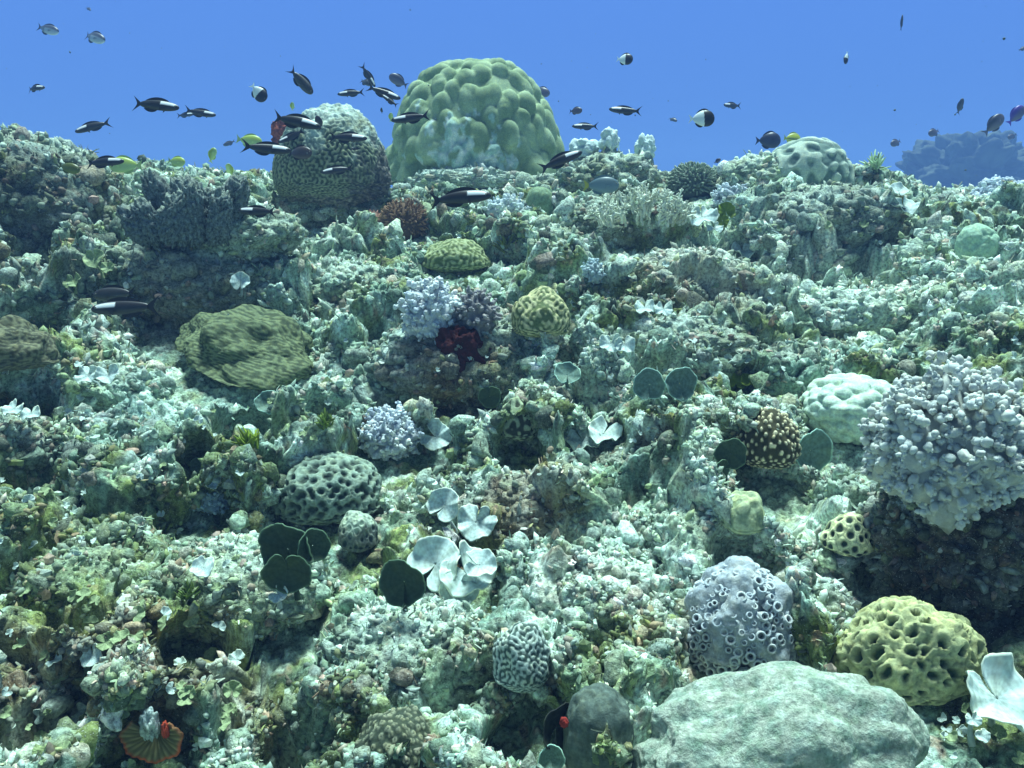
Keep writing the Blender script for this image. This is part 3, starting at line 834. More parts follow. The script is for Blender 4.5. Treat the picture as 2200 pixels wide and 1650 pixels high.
    if kind == 'tubes':
        root = thing(name, label, cat, loc)
        C0 = np.array(o['c'])
        obj('base', make_mesh('base', superball(n, rx, ry, rz, 2.2) * (.94 + .20 * fbm(n, 1.6, 2, k) + .03 * fbm(n, 12, 2))[:, None], F, C0 * .82 * (1 + .3 * fbm(n, 8, 2)[:, None])), M_CORAL, root)
        parts = []
        for p in fib(o['n'], .7, k):
            if p[2] < -.35 or p[1] > .6: continue
            a = p * np.array([rx, ry, rz])
            R = rx * RNG.uniform(.05, .105); hgt = R * RNG.uniform(.5, 1.5)
            d_ = p + RNG.normal(size=3) * .2 + np.array([0, -.15, .25]); d_ /= np.linalg.norm(d_)
            t = np.cross(d_, [.3, .5, .8]); t /= np.linalg.norm(t); b = np.cross(d_, t)
            prof = [(R * 1.15, -.5 * R), (R * .95, hgt * .5), (R * .95, hgt), (R * .72, hgt * 1.12), (R * .45, hgt * .85), (R * .3, hgt * .2), (0.001, 0)]
            V, Ft, Ct = [], [], []
            sg = 10
            for i, (pr, ph) in enumerate(prof):
                for s_ in range(sg):
                    an = 6.28318 * s_ / sg
                    V.append(a * .93 + d_ * ph + pr * (math.cos(an) * t + math.sin(an) * b))
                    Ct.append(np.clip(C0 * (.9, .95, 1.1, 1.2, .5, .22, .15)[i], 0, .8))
            for i in range(len(prof) - 1):
                for s_ in range(sg):
                    q0, q1, q2, q3 = i * sg + s_, i * sg + (s_ + 1) % sg, (i + 1) * sg + (s_ + 1) % sg, (i + 1) * sg + s_
                    Ft += [(q0, q1, q2), (q0, q2, q3)]
            parts.append((np.array(V), np.array(Ft), np.array(Ct)))
        obj('polyp_tubes', make_mesh('polyp_tubes', *join(parts)), M_CORAL, root)
        return root
    if kind == 'stag':
        root = thing(name, label, cat, c)
        r_ = np.random.default_rng(77)
        parts = []
        def grow(p, dr, ln, rad, lev):
            mid_ = p + dr * ln * .5 + r_.normal(size=3) * ln * .10
            q_ = p + dr * ln + r_.normal(size=3) * ln * .12
            V, Ft = tube([p, mid_, q_], [rad, rad * .92, rad * .7], 6)
            parts.append((V, Ft, np.clip(np.array(o['c']) * r_.uniform(.7, 1.2), 0, .85)))
            if lev:
                for _ in range(r_.integers(2, 4)):
                    e = dr + r_.normal(size=3) * .75 + np.array([0, 0, .25]); e /= np.linalg.norm(e)
                    grow(p + (q_ - p) * r_.uniform(.45, 1), e, ln * r_.uniform(.55, .8), rad * .85, lev - 1)
        for j in range(o['n']):
            u, v = r_.uniform(-1, 1), r_.uniform(-1, 1)
            st = np.array([u * rx * .95, r_.uniform(-.6, .6) * rx * .8, -rz * .9 + (1 - abs(u)) * rz * .55 * (v + 1)])
            e = np.array([u * .5, r_.uniform(-.7, .3), 1.0]); e /= np.linalg.norm(e)
            grow(st, e, rz * .42, rz * .052, 3)
        obj('branches', make_mesh('branches', *join(parts)), M_CORAL, root)
        return root
    if kind == 'columns':
        root = thing(name, label, cat, c)
        r_ = np.random.default_rng(3)
        for j in range(16):
            u = -1 + 2 * (j % 8) / 7 + r_.uniform(-.14, .14) + (.14 if j > 7 else 0)
            hgt = rz * r_.uniform(.42, .8); R = rx * r_.uniform(.17, .26)
            q, F5 = ico(5)
            V = superball(q, R, R, hgt, 2.8)
            V *= (1 + .26 * fbm(q * np.array([1, 1, 2.4]), 2.4, 3, j))[:, None]
            V[:, 0] += .5 * (u + r_.uniform(-.5, .5)) * R * (V[:, 2] / hgt)
            C = np.array(o['c']) * (1 + .5 * fbm(q, 5, 3, j)[:, None])
            C = mixc(C, colr(.30, .36, .30), .7 * smooth(.55, .95, q[:, 2] + .3 * fbm(q, 6, 2, j)))
            obj('column', make_mesh('column', V, F5, np.clip(C, .01, 1)), M_REEF, root,
                (u * rx * .85, (.30 if j > 7 else -.1) * rx, hgt - rz + (.45 * rz if j > 7 else .1 * rz)))
        return root
    if kind == 'sponge':
        S = superball(n, rx, ry * .6, rz, 2.2)
        r = 1 + .34 * fbm(n, 2.0, 4, k)
        C = np.array(o['c']) * (1 + .6 * fbm(n, 7, 3, 3)[:, None])
        return tag(obj(name, make_mesh(name, S * r[:, None], F, np.clip(C, .003, 1)), M_CORAL, None, loc), label, cat)

for k, row in enumerate(CORALS):
    build_coral(k, row)

# hazy coral head far behind the crest
def far_head():
    parts = []
    D = 33.0
    q, F5 = ico(6)
    spec = [((2075, 400), 128, 100), ((2010, 420), 80, 60), ((2130, 380), 70, 62), ((2190, 400), 90, 70), ((2060, 345), 62, 44), ((2240, 420), 90, 90)]
    c0 = ray(2075, 420) * D
    for k, ((px, py), a, b) in enumerate(spec):
        cc = ray(px, py) * (D + .3 * k) - c0
        r = 1 + .30 * fbm(q, 2.6, 4, k * 9) + .22 * np.sqrt(np.clip(1 - (nearest2(q, fib(60, 1, k))[0] / .28) ** 2, 0, 1)) - .12 + .10 * fbm(q * np.array([1, 1, 4]), 4, 3, k)
        V = q * r[:, None] * np.array([a, a, b]) * D / FPX + cc
        V[:, 2] = np.where(q[:, 2] < -.2, V[:, 2] * 1 - 2.2 * smooth(-.2, -1, q[:, 2]), V[:, 2])
        parts.append((V, F5, np.clip(colr(.06, .08, .06)[None] * (1 + .8 * fbm(q, 6, 3, k)[:, None]), .01, 1)))
    return tag(obj('coral_head', make_mesh('coral_head', *join(parts)), M_CORAL, None, c0), 'large blue hazy coral head far behind the right crest', 'coral')
far_head()

# orange fan shell-like coral at bottom left
def orange_fan():
    cx, cy, R = 325, 1590, 66
    d = hitr(cx, 1646) - .03
    o0 = ray(cx, cy) * d
    r = R * d / FPX
    root = thing('orange_fan_sponge', 'orange rimmed ribbed fan shaped sponge in the bottom left corner', 'sponge', o0)
    nt_, nr2 = 120, 16
    V, C = [], []
    for i in range(nt_ + 1):
        th = math.radians(-232 + 284 * i / nt_)
        for j in range(nr2 + 1):
            t = j / nr2
            rib = .5 + .5 * math.sin(th * 24)
            rr = r * (.12 + .88 * t) * (1 + .05 * math.sin(th * 7))
            V.append((rr * math.cos(th), -.34 * r * (1 - t) ** 1.5 * -1 - .05 * r * rib * t, rr * math.sin(th) * .84))
            cc = mixc(colr(.08, .075, .035), colr(.38, .33, .17), [(.2 + .8 * rib * (.6 + .4 * math.sin(th * 11 + t * 9))) * (.35 + .65 * t)])[0]
            rim = float(smooth(.84, .97, np.array([t]))[0]) * (.35 + .65 * float(smooth(.3, -.5, np.array([math.sin(th)]))[0]))
            C.append(cc * (1 - rim) + colr(.58, .13, .05) * rim)
    F = []
    for i in range(nt_):
        for j in range(nr2):
            a = i * (nr2 + 1) + j
            F.append((a, a + 1, a + nr2 + 2, a + nr2 + 1))
    b = obj('cup', make_mesh('cup', V, F, C), M_FAN, root)
    md = b.modifiers.new('thickness', 'SOLIDIFY'); md.thickness = .004
    q, F4 = ico(4)
    rr = (1 + .3 * fbm(q, 2.5, 3, 3))[:, None]
    obj('red_tip', make_mesh('red_tip', q * rr * np.array([.12, .12, .3]) * r, F4, (.40, .06, .03)), M_CORAL, root, (r * .52, -.05 * r, r * .42))
    obj('crusted_knob', make_mesh('crusted_knob', q * rr * np.array([.3, .28, .55]) * r, F4, (.40, .50, .50)), M_REEF, root, (-.02 * r, .05 * r, r * .55))
    return root
orange_fan()

# red-orange sponge spot beside the slanting dark blade
p0 = ray(1212, 1552) * (min(hitr(1212, 1580), 1.16) - .03)
q, F4 = ico(4)
tag(obj('red_sponge', make_mesh('red_sponge', q * (1 + .25 * fbm(q, 2.4, 3, 8))[:, None] * np.array([.006, .005, .008]), F4, (.30, .035, .025)), M_CORAL, None, p0),
    'small red sponge spot between dark slanting blade and smooth dark grey lump', 'sponge')

# ------------------------------------------------------------------ fan algae
def fan_blade(R, span, style, seed):
    r_ = np.random.default_rng(seed)
    nr2, nt_ = 14, 56
    kf = r_.integers(3, 6); ph = r_.uniform(0, 6.28)
    ruf = .22 if style == 'white' else .20 if style in ('yellow', 'green') else .075
    dish = r_.uniform(.15, .38)
    V, F, C = [], [], []
    c0 = np.array(FAN_COL[style]); sp = math.radians(min(span + 25, 356) if style not in ('dark', 'grey', 'black') else span + 46)
    for i in range(nt_ + 1):
        th = -sp / 2 + sp * i / nt_
        edge = (1 + .012 * math.sin(th * 19 + ph * 3) + .010 * math.sin(th * 31 + ph) + .05 * math.sin(th * 3 + ph) + .03 * math.sin(th * 7 + ph * 2)) * (1 - (.15 if style in ('dark', 'grey', 'black') else .35) * math.exp(-(sp / 2 - abs(th)) / .12))
        for j in range(nr2 + 1):
            t = j / nr2
            rr = R * (.03 + .97 * t) * edge
            y = .03 * R * th * t - dish * R * t * t + ruf * R * t * t * math.sin(kf * th + ph) + .006 * R * math.sin(t * 38) + ruf * .35 * R * t ** 3 * math.sin(2.7 * kf * th + 2 * ph)
            V.append((rr * math.sin(th), y, rr * math.cos(th)))
            ring = .5 + .5 * math.sin(t * 30 + .6 * math.sin(th * 2))
            c = c0 * (.80 + .24 * ring + .10 * math.sin(th * 9 + ph) + .10 * math.sin(th * 23 + t * 14))
            gr = .5 + .5 * math.sin(th * 5.1 + t * 7 + ph) * math.sin(th * 2.3 - t * 11 + 2 * ph)
            if style != 'green': c = c * (1 - (.22 if style == 'white' else .38) * gr * gr) + np.array((.10, .14, .07)) * .30 * gr * gr
            if style == 'white':
                c = c * (1 - .35 * max(0, 1 - t * 2.6)) if t < .4 else c
                if j == nr2: c = np.array((.74, .84, .72))
            if style in ('dark', 'grey') and j >= nr2 - 0: c = c0 * 2.6
            C.append(np.clip(c, 0, .9))
    for i in range(nt_):
        for j in range(nr2):
            a = i * (nr2 + 1) + j
            F.append((a, a + nr2 + 1, a + nr2 + 2, a + 1))
    return np.array(V), np.array(F), np.array(C)

def add_blade(root, V, F, C, R, tilt, yaw, roll, off):
    b = obj('blade', make_mesh('blade', V, F, C), M_FAN, root)
    b.location = off
    m = Matrix.Rotation(math.radians(yaw), 4, 'Z') @ Matrix.Rotation(-math.radians(tilt), 4, 'X') @ Matrix.Rotation(math.radians(roll), 4, 'Y')
    b.rotation_euler = m.to_euler()
    md = b.modifiers.new('thickness', 'SOLIDIFY'); md.thickness = max(.0015, R * .035)
    return b

for k, (label, style, blades) in enumerate(FANS):
    cx = sum(b[0] for b in blades) / len(blades); cy = max(b[1] + b[2] * math.cos(math.radians(b[3])) for b in blades)
    d0 = hitr(cx, min(cy + 2, 1720)) - .035
    root_p = ray(cx, min(cy, 1720)) * d0
    root = thing('fan_alga', label, 'alga', root_p)
    for j, (bx, by, rx_, tilt, yaw, roll, span) in enumerate(blades):
        dd = d0 - .012 * j - .02
        p = ray(bx, by) * dd
        R = rx_ * dd / FPX
        V, F, C = fan_blade(R, span, style, 100 + 7 * k + j)
        add_blade(root, V, F, C, R, tilt, yaw, roll, p - root_p)
    a = (0, .01, -.02)
    e = ray(blades[0][0], blades[0][1] + .5 * blades[0][2] * math.cos(math.radians(blades[0][3]))) * (d0 - .015) - root_p
    V, F = tube([np.array(a), np.array(a) * .4 + e * .4 + np.array([0, .01, 0]), e + np.array([0, .004, 0])], [.006, .004, .003], 6)
    obj('stalk', make_mesh('stalk', V, F, np.array(FAN_COL[style]) * .6), M_FAN, root)
# ------------------------------------------------------------------ small leaf algae, one by one
def small_leaf(R, style, seed):
    return fan_blade(R, [200, 260, 300][seed % 3], style, seed)
PROTO = {}
for s in ('yellow', 'white', 'green'):
    PROTO[s] = []
    for j in range(4):
        V, F, C = small_leaf(1.0, s, 300 + j)
        V = V[:, :]; me = make_mesh('leaf_alga', V, F, C); me.materials.append(M_FAN)
        PROTO[s].append(me)
def leaf(px, py, wpx, style, label, group, r_):
    d = hitr(px, min(py, 1740)) - r_.uniform(.008, .03)
    o = bpy.data.objects.new('leaf_alga', PROTO[style][int(r_.integers(0, 4))])
    COL.objects.link(o)
    o.location = ray(px, py) * d
    R = wpx / 2 * d / FPX
    o.scale = (R, R, R)
    m = Matrix.Rotation(r_.uniform(-.7, .7), 4, 'Z') @ Matrix.Rotation(-math.radians(r_.uniform(25, 75)), 4, 'X') @ Matrix.Rotation(r_.uniform(0, 6.28), 4, 'Y')
    o.rotation_euler = m.to_euler()
    md = o.modifiers.new('thickness', 'SOLIDIFY'); md.thickness = .07
    tag(o, label, 'alga', group)
r_ = np.random.default_rng(21)
for j in range(70):
    px, py = r_.uniform(0, 520), r_.uniform(1240, 1650)
    leaf(px, py, r_.uniform(16, 40), 'yellow' if r_.uniform() < .65 else 'white', 'pale green leaf alga in the thicket filling the bottom left corner', 'leaf algae of the bottom left thicket', r_)
for j in range(60):
    px, py = r_.uniform(0, 560), r_.uniform(780, 1230)
    leaf(px, py, r_.uniform(12, 26), 'yellow' if r_.uniform() < .4 else 'white', 'small pale leaf alga among the turf of the left slope', 'leaf algae of the left slope', r_)
for j in range(80):
    px, py = r_.uniform(1450, 2200), r_.uniform(480, 800)
    leaf(px, py, r_.uniform(10, 24), 'white' if r_.uniform() < .7 else 'yellow', 'small pale leaf alga on the bright right slope below the crest', 'leaf algae of the right slope', r_)
for j in range(70):
    px, py = r_.uniform(560, 1450), r_.uniform(500, 960)
    leaf(px, py, r_.uniform(8, 18), 'white' if r_.uniform() < .6 else 'yellow', 'tiny pale leaf alga on the middle slope of the reef', 'leaf algae of the middle slope', r_)
for j in range(22):
    px, py = r_.uniform(2010, 2200), r_.uniform(1480, 1650)
    leaf(px, py, r_.uniform(14, 36), 'yellow' if r_.uniform() < .5 else 'white', 'pale leaf alga in the bottom right corner beside the pale boulder', 'leaf algae of the bottom right corner', r_)
# green tufts
def tuft(px, py, wpx, label, col):
    d = hitr(px, py + wpx * .4) - .01
    loc = ray(px, py + wpx * .4) * d
    S = wpx * d / FPX
    parts = []
    for j in range(34):
        e = RNG.normal(size=3) * np.array([.6, .5, .3]) + np.array([0, -.2, .9]); e /= np.linalg.norm(e)
        a = RNG.normal(size=3) * S * .12
        V, F = tube([a, a + e * S * .3, a + e * S * RNG.uniform(.5, .8) + RNG.normal(size=3) * S * .08], [S * .045, S * .06, S * .02], 5)
        parts.append((V, F, np.array(col) * RNG.uniform(.6, 1.5)))
    tag(obj('alga_tuft', make_mesh('alga_tuft', *join(parts)), M_FAN, None, loc), label, 'alga')
tuft(535, 938, 60, 'bushy yellow-green alga tuft on the left slope above dark honeycomb coral', (.20, .28, .03))
tuft(405, 1265, 46, 'thin dark green alga sprig left of the three dark green discs', (.10, .16, .04))
tuft(700, 895, 40, 'small green alga tuft left of the lavender soft coral', (.16, .24, .05))
tuft(1085, 520, 44, 'green alga tuft right of the low olive ridged coral', (.16, .20, .05))
tuft(1880, 345, 46, 'pale leafy sprig poking up from the right crest', (.40, .56, .34))

# ------------------------------------------------------------------ turf and rubble: what nobody could count
def scatter_points(count, seed):
    r_ = np.random.default_rng(seed)
    Ps, Ns, Cs = [], [], []
    G, Cg, Kg = SCATTER[0]
    du = G[1:-1, 2:] - G[1:-1, :-2]; dv = G[2:, 1:-1] - G[:-2, 1:-1]
    N = np.cross(du, dv); N /= np.linalg.norm(N, axis=2)[:, :, None] + 1e-9
    P = G[1:-1, 1:-1].reshape(-1, 3); N = N.reshape(-1, 3); C = Cg[1:-1, 1:-1].reshape(-1, 3); Kp = Kg[1:-1, 1:-1].ravel()
    N[N[:, 2] < 0] *= 1
    ok = (np.hypot(P[:, 0], P[:, 1]) < 6.2) & (np.hypot(P[:, 0], P[:, 1]) > .75) & (np.abs(P[:, 0]) < P[:, 1] * .80 + .35) & (Kp > .22)
    dens = smooth(-.12, .42, fbm(P, 5, 3, 60)) * .96 + .04
    ok &= r_.uniform(size=len(P)) < dens
    sel = r_.choice(np.nonzero(ok)[0], int(count * .86), replace=True)
    Ps.append(P[sel]); Ns.append(N[sel]); Cs.append(C[sel])
    rocks = SCATTER[1:]
    share = np.array([np.ptp(W[:, 0]) * np.ptp(W[:, 2]) / np.mean(W[:, 1]) ** 2 for W, *_ in rocks]); share /= share.sum()
    for (W, Cc, n, F), sh in zip(rocks, share):
        fr = np.nonzero((n[:, 1] < .5) & (n[:, 2] > -.6))[0]
        s = r_.choice(fr, max(10, int(count * .14 * sh)))
        Ps.append(W[s]); Ns.append(n[s]); Cs.append(Cc[s])
    P = np.concatenate(Ps); N = np.concatenate(Ns); C = np.concatenate(Cs)
    return P + r_.normal(size=P.shape) * .002, N, C, r_

PAL = np.array([(.70, .82, .76), (.50, .64, .58), (.30, .43, .34), (.18, .24, .13), (.38, .46, .15), (.62, .38, .33), (.32, .19, .13), (.035, .045, .04), (.07, .09, .06), (.82, .86, .82)])
def pal_mix(C, r_, p, wt):
    c = PAL[r_.choice(len(PAL), len(C), p=p)] * np.clip(.30 + 2.2 * C.mean(1), 0, 1.1)[:, None]     # weeds take after the patch they grow in
    return np.clip((C * (1 - wt) + c * wt) * r_.uniform(.65, 1.4, (len(C), 1)), .01, .85)

def flakes(name, label, count, seed, s0, aspect, p, wt, lift):
    P, N, C, r_ = scatter_points(count, seed)
    n = len(P)
    r = np.linalg.norm(P, axis=1)
    s = s0 * (r ** .85) * r_.uniform(.45, 1.5, n) ** 1.2
    a = N * lift + r_.normal(size=(n, 3)) * .75 + np.array([0, 0, .35])
    a /= np.linalg.norm(a, axis=1)[:, None]
    t = np.cross(a, r_.normal(size=(n, 3))); t /= np.linalg.norm(t, axis=1)[:, None]
    b = np.cross(a, t)
    asp = r_.uniform(*aspect, n)
    curl = r_.uniform(-1.3, 1.3, n); cup = r_.uniform(-.8, .8, n)
    u = np.array([-1, 0, 1] * 4, float); v = np.repeat([-.15, .3, .7, 1.0], 3)
    wprof = np.repeat([.45, 1, .95, .5], 3)
    X_ = (u * wprof)[None] * (s / asp)[:, None] * .7
    Z_ = v[None] * (s * asp ** .5)[:, None]
    Y_ = (v ** 2)[None] * (curl * s)[:, None] + (np.abs(u) * wprof)[None] * (cup * s)[:, None] * .5
    V = P[:, None] + X_[:, :, None] * t[:, None] + Z_[:, :, None] * a[:, None] + Y_[:, :, None] * b[:, None]
    q = []
    for i in range(3):
        for j in range(2):
            q.append((i * 3 + j, i * 3 + j + 1, i * 3 + j + 4, i * 3 + j + 3))
    F = (np.array(q)[None] + (np.arange(n) * 12)[:, None, None]).reshape(-1, 4)
    Cc = pal_mix(C, r_, p, wt)
    o = obj(name, make_mesh(name, V.reshape(-1, 3), F, np.repeat(Cc, 12, 0)), M_TURF)
    o['kind'] = 'stuff'; o['label'] = label; o['category'] = 'ground cover'
    return o
flakes('algae_turf', 'low leafy algae turf covering the reef rock', 52000, 31, .0034, (.8, 2.6), [.10, .13, .14, .14, .07, .07, .08, .15, .10, .02], .40, .5)
flakes('fine_turf', 'fine curled turf threads between the corals', 45000, 32, .0036, (2.5, 6), [.13, .14, .10, .12, .06, .12, .08, .14, .08, .03], .45, .2)

def rubble(count, seed):
    P, N, C, r_ = scatter_points(count, seed)
    q, F0 = ico(1)
    n = len(P); r = np.linalg.norm(P, axis=1)
    s = .0036 * r ** .85 * r_.uniform(.4, 1.5, n) ** 1.5
    sc = r_.uniform(.35, 1.6, (n, 1, 3)) * s[:, None, None]
    jig = 1 + .25 * r_.normal(size=(n, len(q), 1))
    V = P[:, None] + q[None] * jig * sc + N[:, None] * s[:, None, None] * .3
    F = (F0[None] + (np.arange(n) * len(q))[:, None, None]).reshape(-1, 3)
    Cc = pal_mix(C, r_, [.24, .18, .08, .06, .05, .12, .06, .08, .04, .09], .6)
    o = obj('coral_rubble', make_mesh('coral_rubble', V.reshape(-1, 3), F, np.repeat(Cc, len(q), 0), flat=True), M_TURF)
    o['kind'] = 'stuff'; o['label'] = 'crumbs of coral rubble and shell caught in the turf'; o['category'] = 'rubble'
rubble(9000, 33)

def nubs(name, label, count, seed, s0, sub_, longs, wt, sink):
    P, N, C, r_ = scatter_points(count, seed)
    q, F0 = ico(sub_)
    n = len(P); r = np.linalg.norm(P, axis=1)
    s = s0 * r ** .85 * r_.uniform(.45, 1.5, n) ** 1.3
    a = N + r_.normal(size=(n, 3)) * .7; a /= np.linalg.norm(a, axis=1)[:, None]
    t = np.cross(a, r_.normal(size=(n, 3))); t /= np.linalg.norm(t, axis=1)[:, None]; b = np.cross(a, t)
    lg = r_.uniform(*longs, n); bend = r_.uniform(-.8, .8, n)
    w1 = r_.uniform(.7, 1.3, n)
    wv_ = np.sin(np.einsum('vk,nk->nv', q, r_.normal(size=(n, 3)) * 3.0) + r_.uniform(0, 6, (n, 1)))
    qq = q[None] * (1 + .22 * wv_ + .05 * r_.normal(size=(n, len(q))))[:, :, None]
    z = qq[:, :, 2] * lg[:, None]
    x = qq[:, :, 0] * w1[:, None] + bend[:, None] * qq[:, :, 2] ** 2
    V = P[:, None] - N[:, None] * (sink * s)[:, None, None] + s[:, None, None] * (x[:, :, None] * t[:, None] + qq[:, :, 1:2] * b[:, None] + z[:, :, None] * a[:, None])
    F = (F0[None] + (np.arange(n) * len(q))[:, None, None]).reshape(-1, 3)
    Cc = np.repeat(pal_mix(C, r_, [.14, .16, .12, .10, .06, .10, .06, .14, .08, .04], wt), len(q), 0)
    o = obj(name, make_mesh(name, V.reshape(-1, 3), F, Cc), M_REEF if sub_ > 1 else M_TURF)
    o['kind'] = 'stuff'; o['label'] = label; o['category'] = 'ground cover'
nubs('coralline_nubs', 'knobbly coralline crust and small coral fingers over the reef', 58000, 34, .0030, 1, (1.0, 2.8), .40, .0)
nubs('crusted_lumps', 'crusted lumps and stubby dead coral pieces grown into the reef', 6000, 35, .0078, 2, (.7, 1.7), .30, .3)

# ------------------------------------------------------------------ fish
# hmax / length, widest point, colours
FK = {
 'stripe': dict(h=.178, top=(.022, .022, .028), flank=(.035, .036, .040), fin=(.03, .03, .035), stripe=True, ln=.155, fork=.8),
 'dark':   dict(h=.29, top=(.025, .026, .030), flank=(.055, .058, .050), fin=(.03, .03, .035), ln=.15, fork=.9),
 'brown':  dict(h=.42, top=(.04, .03, .03), flank=(.07, .05, .045), fin=(.035, .03, .03), ln=.13, fork=.4),
 'silver': dict(h=.34, top=(.05, .06, .10), flank=(.20, .24, .31), fin=(.05, .06, .10), ln=.22, fork=.7, belly=True),
 'half':   dict(h=.62, top=(.012, .012, .015), flank=(.014, .014, .018), fin=(.75, .85, .85), dfin=(.02, .02, .02), ln=.10, fork=.5, half=True),
 'yellow': dict(h=.46, top=(.34, .46, .08), flank=(.50, .68, .28), fin=(.38, .52, .20), ln=.13, fork=.3),
 'olive':  dict(h=.40, top=(.08, .10, .02), flank=(.15, .18, .04), fin=(.10, .12, .03), ln=.14, fork=.4),
 'navy':   dict(h=.62, top=(.020, .024, .05), flank=(.035, .040, .075), fin=(.025, .03, .06), ln=.16, fork=.4),
 'banded': dict(h=.70, top=(.50, .56, .04), flank=(.62, .66, .10), fin=(.40, .46, .05), ln=.14, fork=.2, bands=True),
 'grey':   dict(h=.46, top=(.05, .05, .08), flank=(.13, .12, .17), fin=(.08, .08, .13), ln=.16, fork=.5),
 'purple': dict(h=.50, top=(.06, .03, .30), flank=(.10, .09, .17), fin=(.07, .04, .35), ln=.17, fork=.4),
 'surgeon': dict(h=.42, top=(.09, .15, .17), flank=(.17, .26, .28), fin=(.38, .40, .06), dfin=(.10, .17, .19), ln=.19, fork=.4),
}
FMESH = {}
def fish_meshes(kind, bend=0.0):
    if (kind, bend) in FMESH: return FMESH[kind, bend]
    K = FK[kind]; h = K['h']
    nu, ns = 44, 24
    V, C = [], []
    us = np.linspace(0, 1, nu) ** 1.15
    prof = (us + 1e-4) ** .52 * (1 - us) ** .78
    prof = prof / prof.max() * h / 2 + .032 * us ** 2 + .003
    xs = .5 - us * .80
    topc, flk = np.array(K['top']), np.array(K['flank'])
    for i in range(nu):
        for j in range(ns):
            a = 6.28318 * j / ns
            zz = math.sin(a); yy = math.cos(a)
            V.append((xs[i], yy * prof[i] * (.40 if h > .4 else .56), zz * prof[i] * (1.02 if zz > 0 else .98)))
            c = topc + (flk - topc) * float(smooth(.55, -.25, np.array([zz]))[0])
            u = us[i]
            if K.get('stripe'):
                if .10 < u < .46 and .02 + .10 * (u - .1) < zz < .72 and abs(yy) > .2: c = np.array((.95, .96, .95))
            if K.get('half') and u > .52 + .05 * zz: c = np.array((.78, .86, .84))
            if K.get('belly') and zz < .1 and u < .7: c = np.array((.40, .46, .54))
            if K.get('bands') and abs(math.sin(zz * 7.5)) < .35: c = np.array((.12, .16, .04))
            C.append(c)
    F = []
    for i in range(nu - 1):
        for j in range(ns):
            F.append((i * ns + j, i * ns + (j + 1) % ns, (i + 1) * ns + (j + 1) % ns, (i + 1) * ns + j))
    out = {'body': (make_mesh('body', V, F, C), M_FISH)}
    def sheet(fx, n1, n2, col, nm, keep_=None):
        V = [fx(i / (n1 - 1), j / (n2 - 1)) for i in range(n1) for j in range(n2)]
        F = [(i * n2 + j, i * n2 + j + 1, (i + 1) * n2 + j + 1, (i + 1) * n2 + j) for i in range(n1 - 1) for j in range(n2 - 1)]
        return (make_mesh(nm, V, F, np.array(col)), M_FIN)
    fin = K['fin']; dfin = K.get('dfin', fin)
    hz = lambda u: float(np.interp(u, us, prof))
    fk = K['fork']
    sp = .125 + .08 * min(h, .4)
    out['tail_fin'] = sheet(lambda s, t: (-.285 - s * (.08 + .13 * (abs(2 * t - 1) ** 1.4) * fk + .06 * (1 - fk)), 0, (2 * t - 1) * (.022 + s * sp)), 6, 13, fin, 'tail_fin')
    out['dorsal_fin'] = sheet(lambda s, t: (.5 - .80 * (.24 + .58 * s) - .05 * t, 0, hz(.24 + .58 * s) * .93 + t * (.055 + .05 * h) * (math.sin(3.14 * min(1, s * .9 + .12)) ** .6)), 14, 4, dfin, 'dorsal_fin')
    out['anal_fin'] = sheet(lambda s, t: (.5 - .80 * (.52 + .32 * s) - .05 * t, 0, -hz(.52 + .32 * s) * .93 - t * (.05 + .05 * h) * (math.sin(3.14 * min(1, s * .85 + .16)) ** .6)), 10, 4, dfin, 'anal_fin')
    yw = .40 if h > .4 else .56
    for sgn in (1, -1):
        out['pectoral_fin' + ('' if sgn > 0 else '_')] = sheet(lambda s, t, g=sgn: (.5 - .80 * .30 - .11 * s, g * (hz(.3) * yw * .97 + .035 * s), -.02 - .05 * s + (t - .5) * (.012 + .07 * s)), 5, 5, np.array(flk) * 1.2, 'pectoral_fin')
        q, F3 = ico(2)
        V = q * np.array([.016, .008, .016]) + np.array([.5 - .80 * .10, sgn * hz(.10) * yw * .93, hz(.10) * .28])
        C = np.where((np.hypot(q[:, 0], q[:, 2]) < .6)[:, None], np.array([[.01, .01, .01]]), np.array([[.45, .45, .35]]))
        out['eye' + ('' if sgn > 0 else '_')] = (make_mesh('eye', V, F3, C), M_FISH)
    for me, mt in out.values():
        me.materials.append(mt)
        for v in me.vertices:          # the swimming bend of the body
            x = v.co.x
            v.co.y += bend * (max(0, .15 - x) ** 1.6 * 1.1 - .10 * max(0, x - .1))
    FMESH[kind, bend] = out
    return out

def fish(kind, px, py, lpx, ang, yaw, label, depth=None, slim=1.0):
    K = FK[kind]
    fore = max(.35, math.cos(math.radians(yaw)))
    d = depth if depth else min(K['ln'] * fore * FPX / lpx, 15)
    if py > 325: d = min(d, hitr(px, max(py, 404)) - .3)
    if py > 385 or (560 < px < 1240 and py > 215):
        d = min(d, hitr(px, max(py, 400)) - .35, 3.9)
    Lm = lpx * (1.16 if kind == 'stripe' else 1.08) * d / FPX / fore
    p = ray(px, py) * d
    a = math.radians(ang); yw = math.radians(yaw)
    f2 = RIGHT * math.cos(a) + UP * math.sin(a)
    X = f2 * math.cos(yw) + BACK * math.sin(yw)          # head; positive yaw turns it towards the viewer
    up = -RIGHT * math.sin(a) + UP * math.cos(a)
    if math.cos(a) < 0: up = -up
    Z = up; Y = np.cross(Z, X)
    M = Matrix(((X[0], Y[0], Z[0], p[0]), (X[1], Y[1], Z[1], p[1]), (X[2], Y[2], Z[2], p[2]), (0, 0, 0, 1)))
    root = thing('fish', label, 'fish', p, 'fish above the reef')
    root.matrix_world = M @ Matrix.Scale(Lm, 4) @ Matrix.Diagonal((1, 1, slim, 1))
    for nm, (me, mt) in fish_meshes(kind, (-.28, 0.0, .22, .4)[int(px * 7 + py) % 4]).items():
        o = bpy.data.objects.new(nm.rstrip('_'), me)
        COL.objects.link(o)
        o.parent = root
    return root

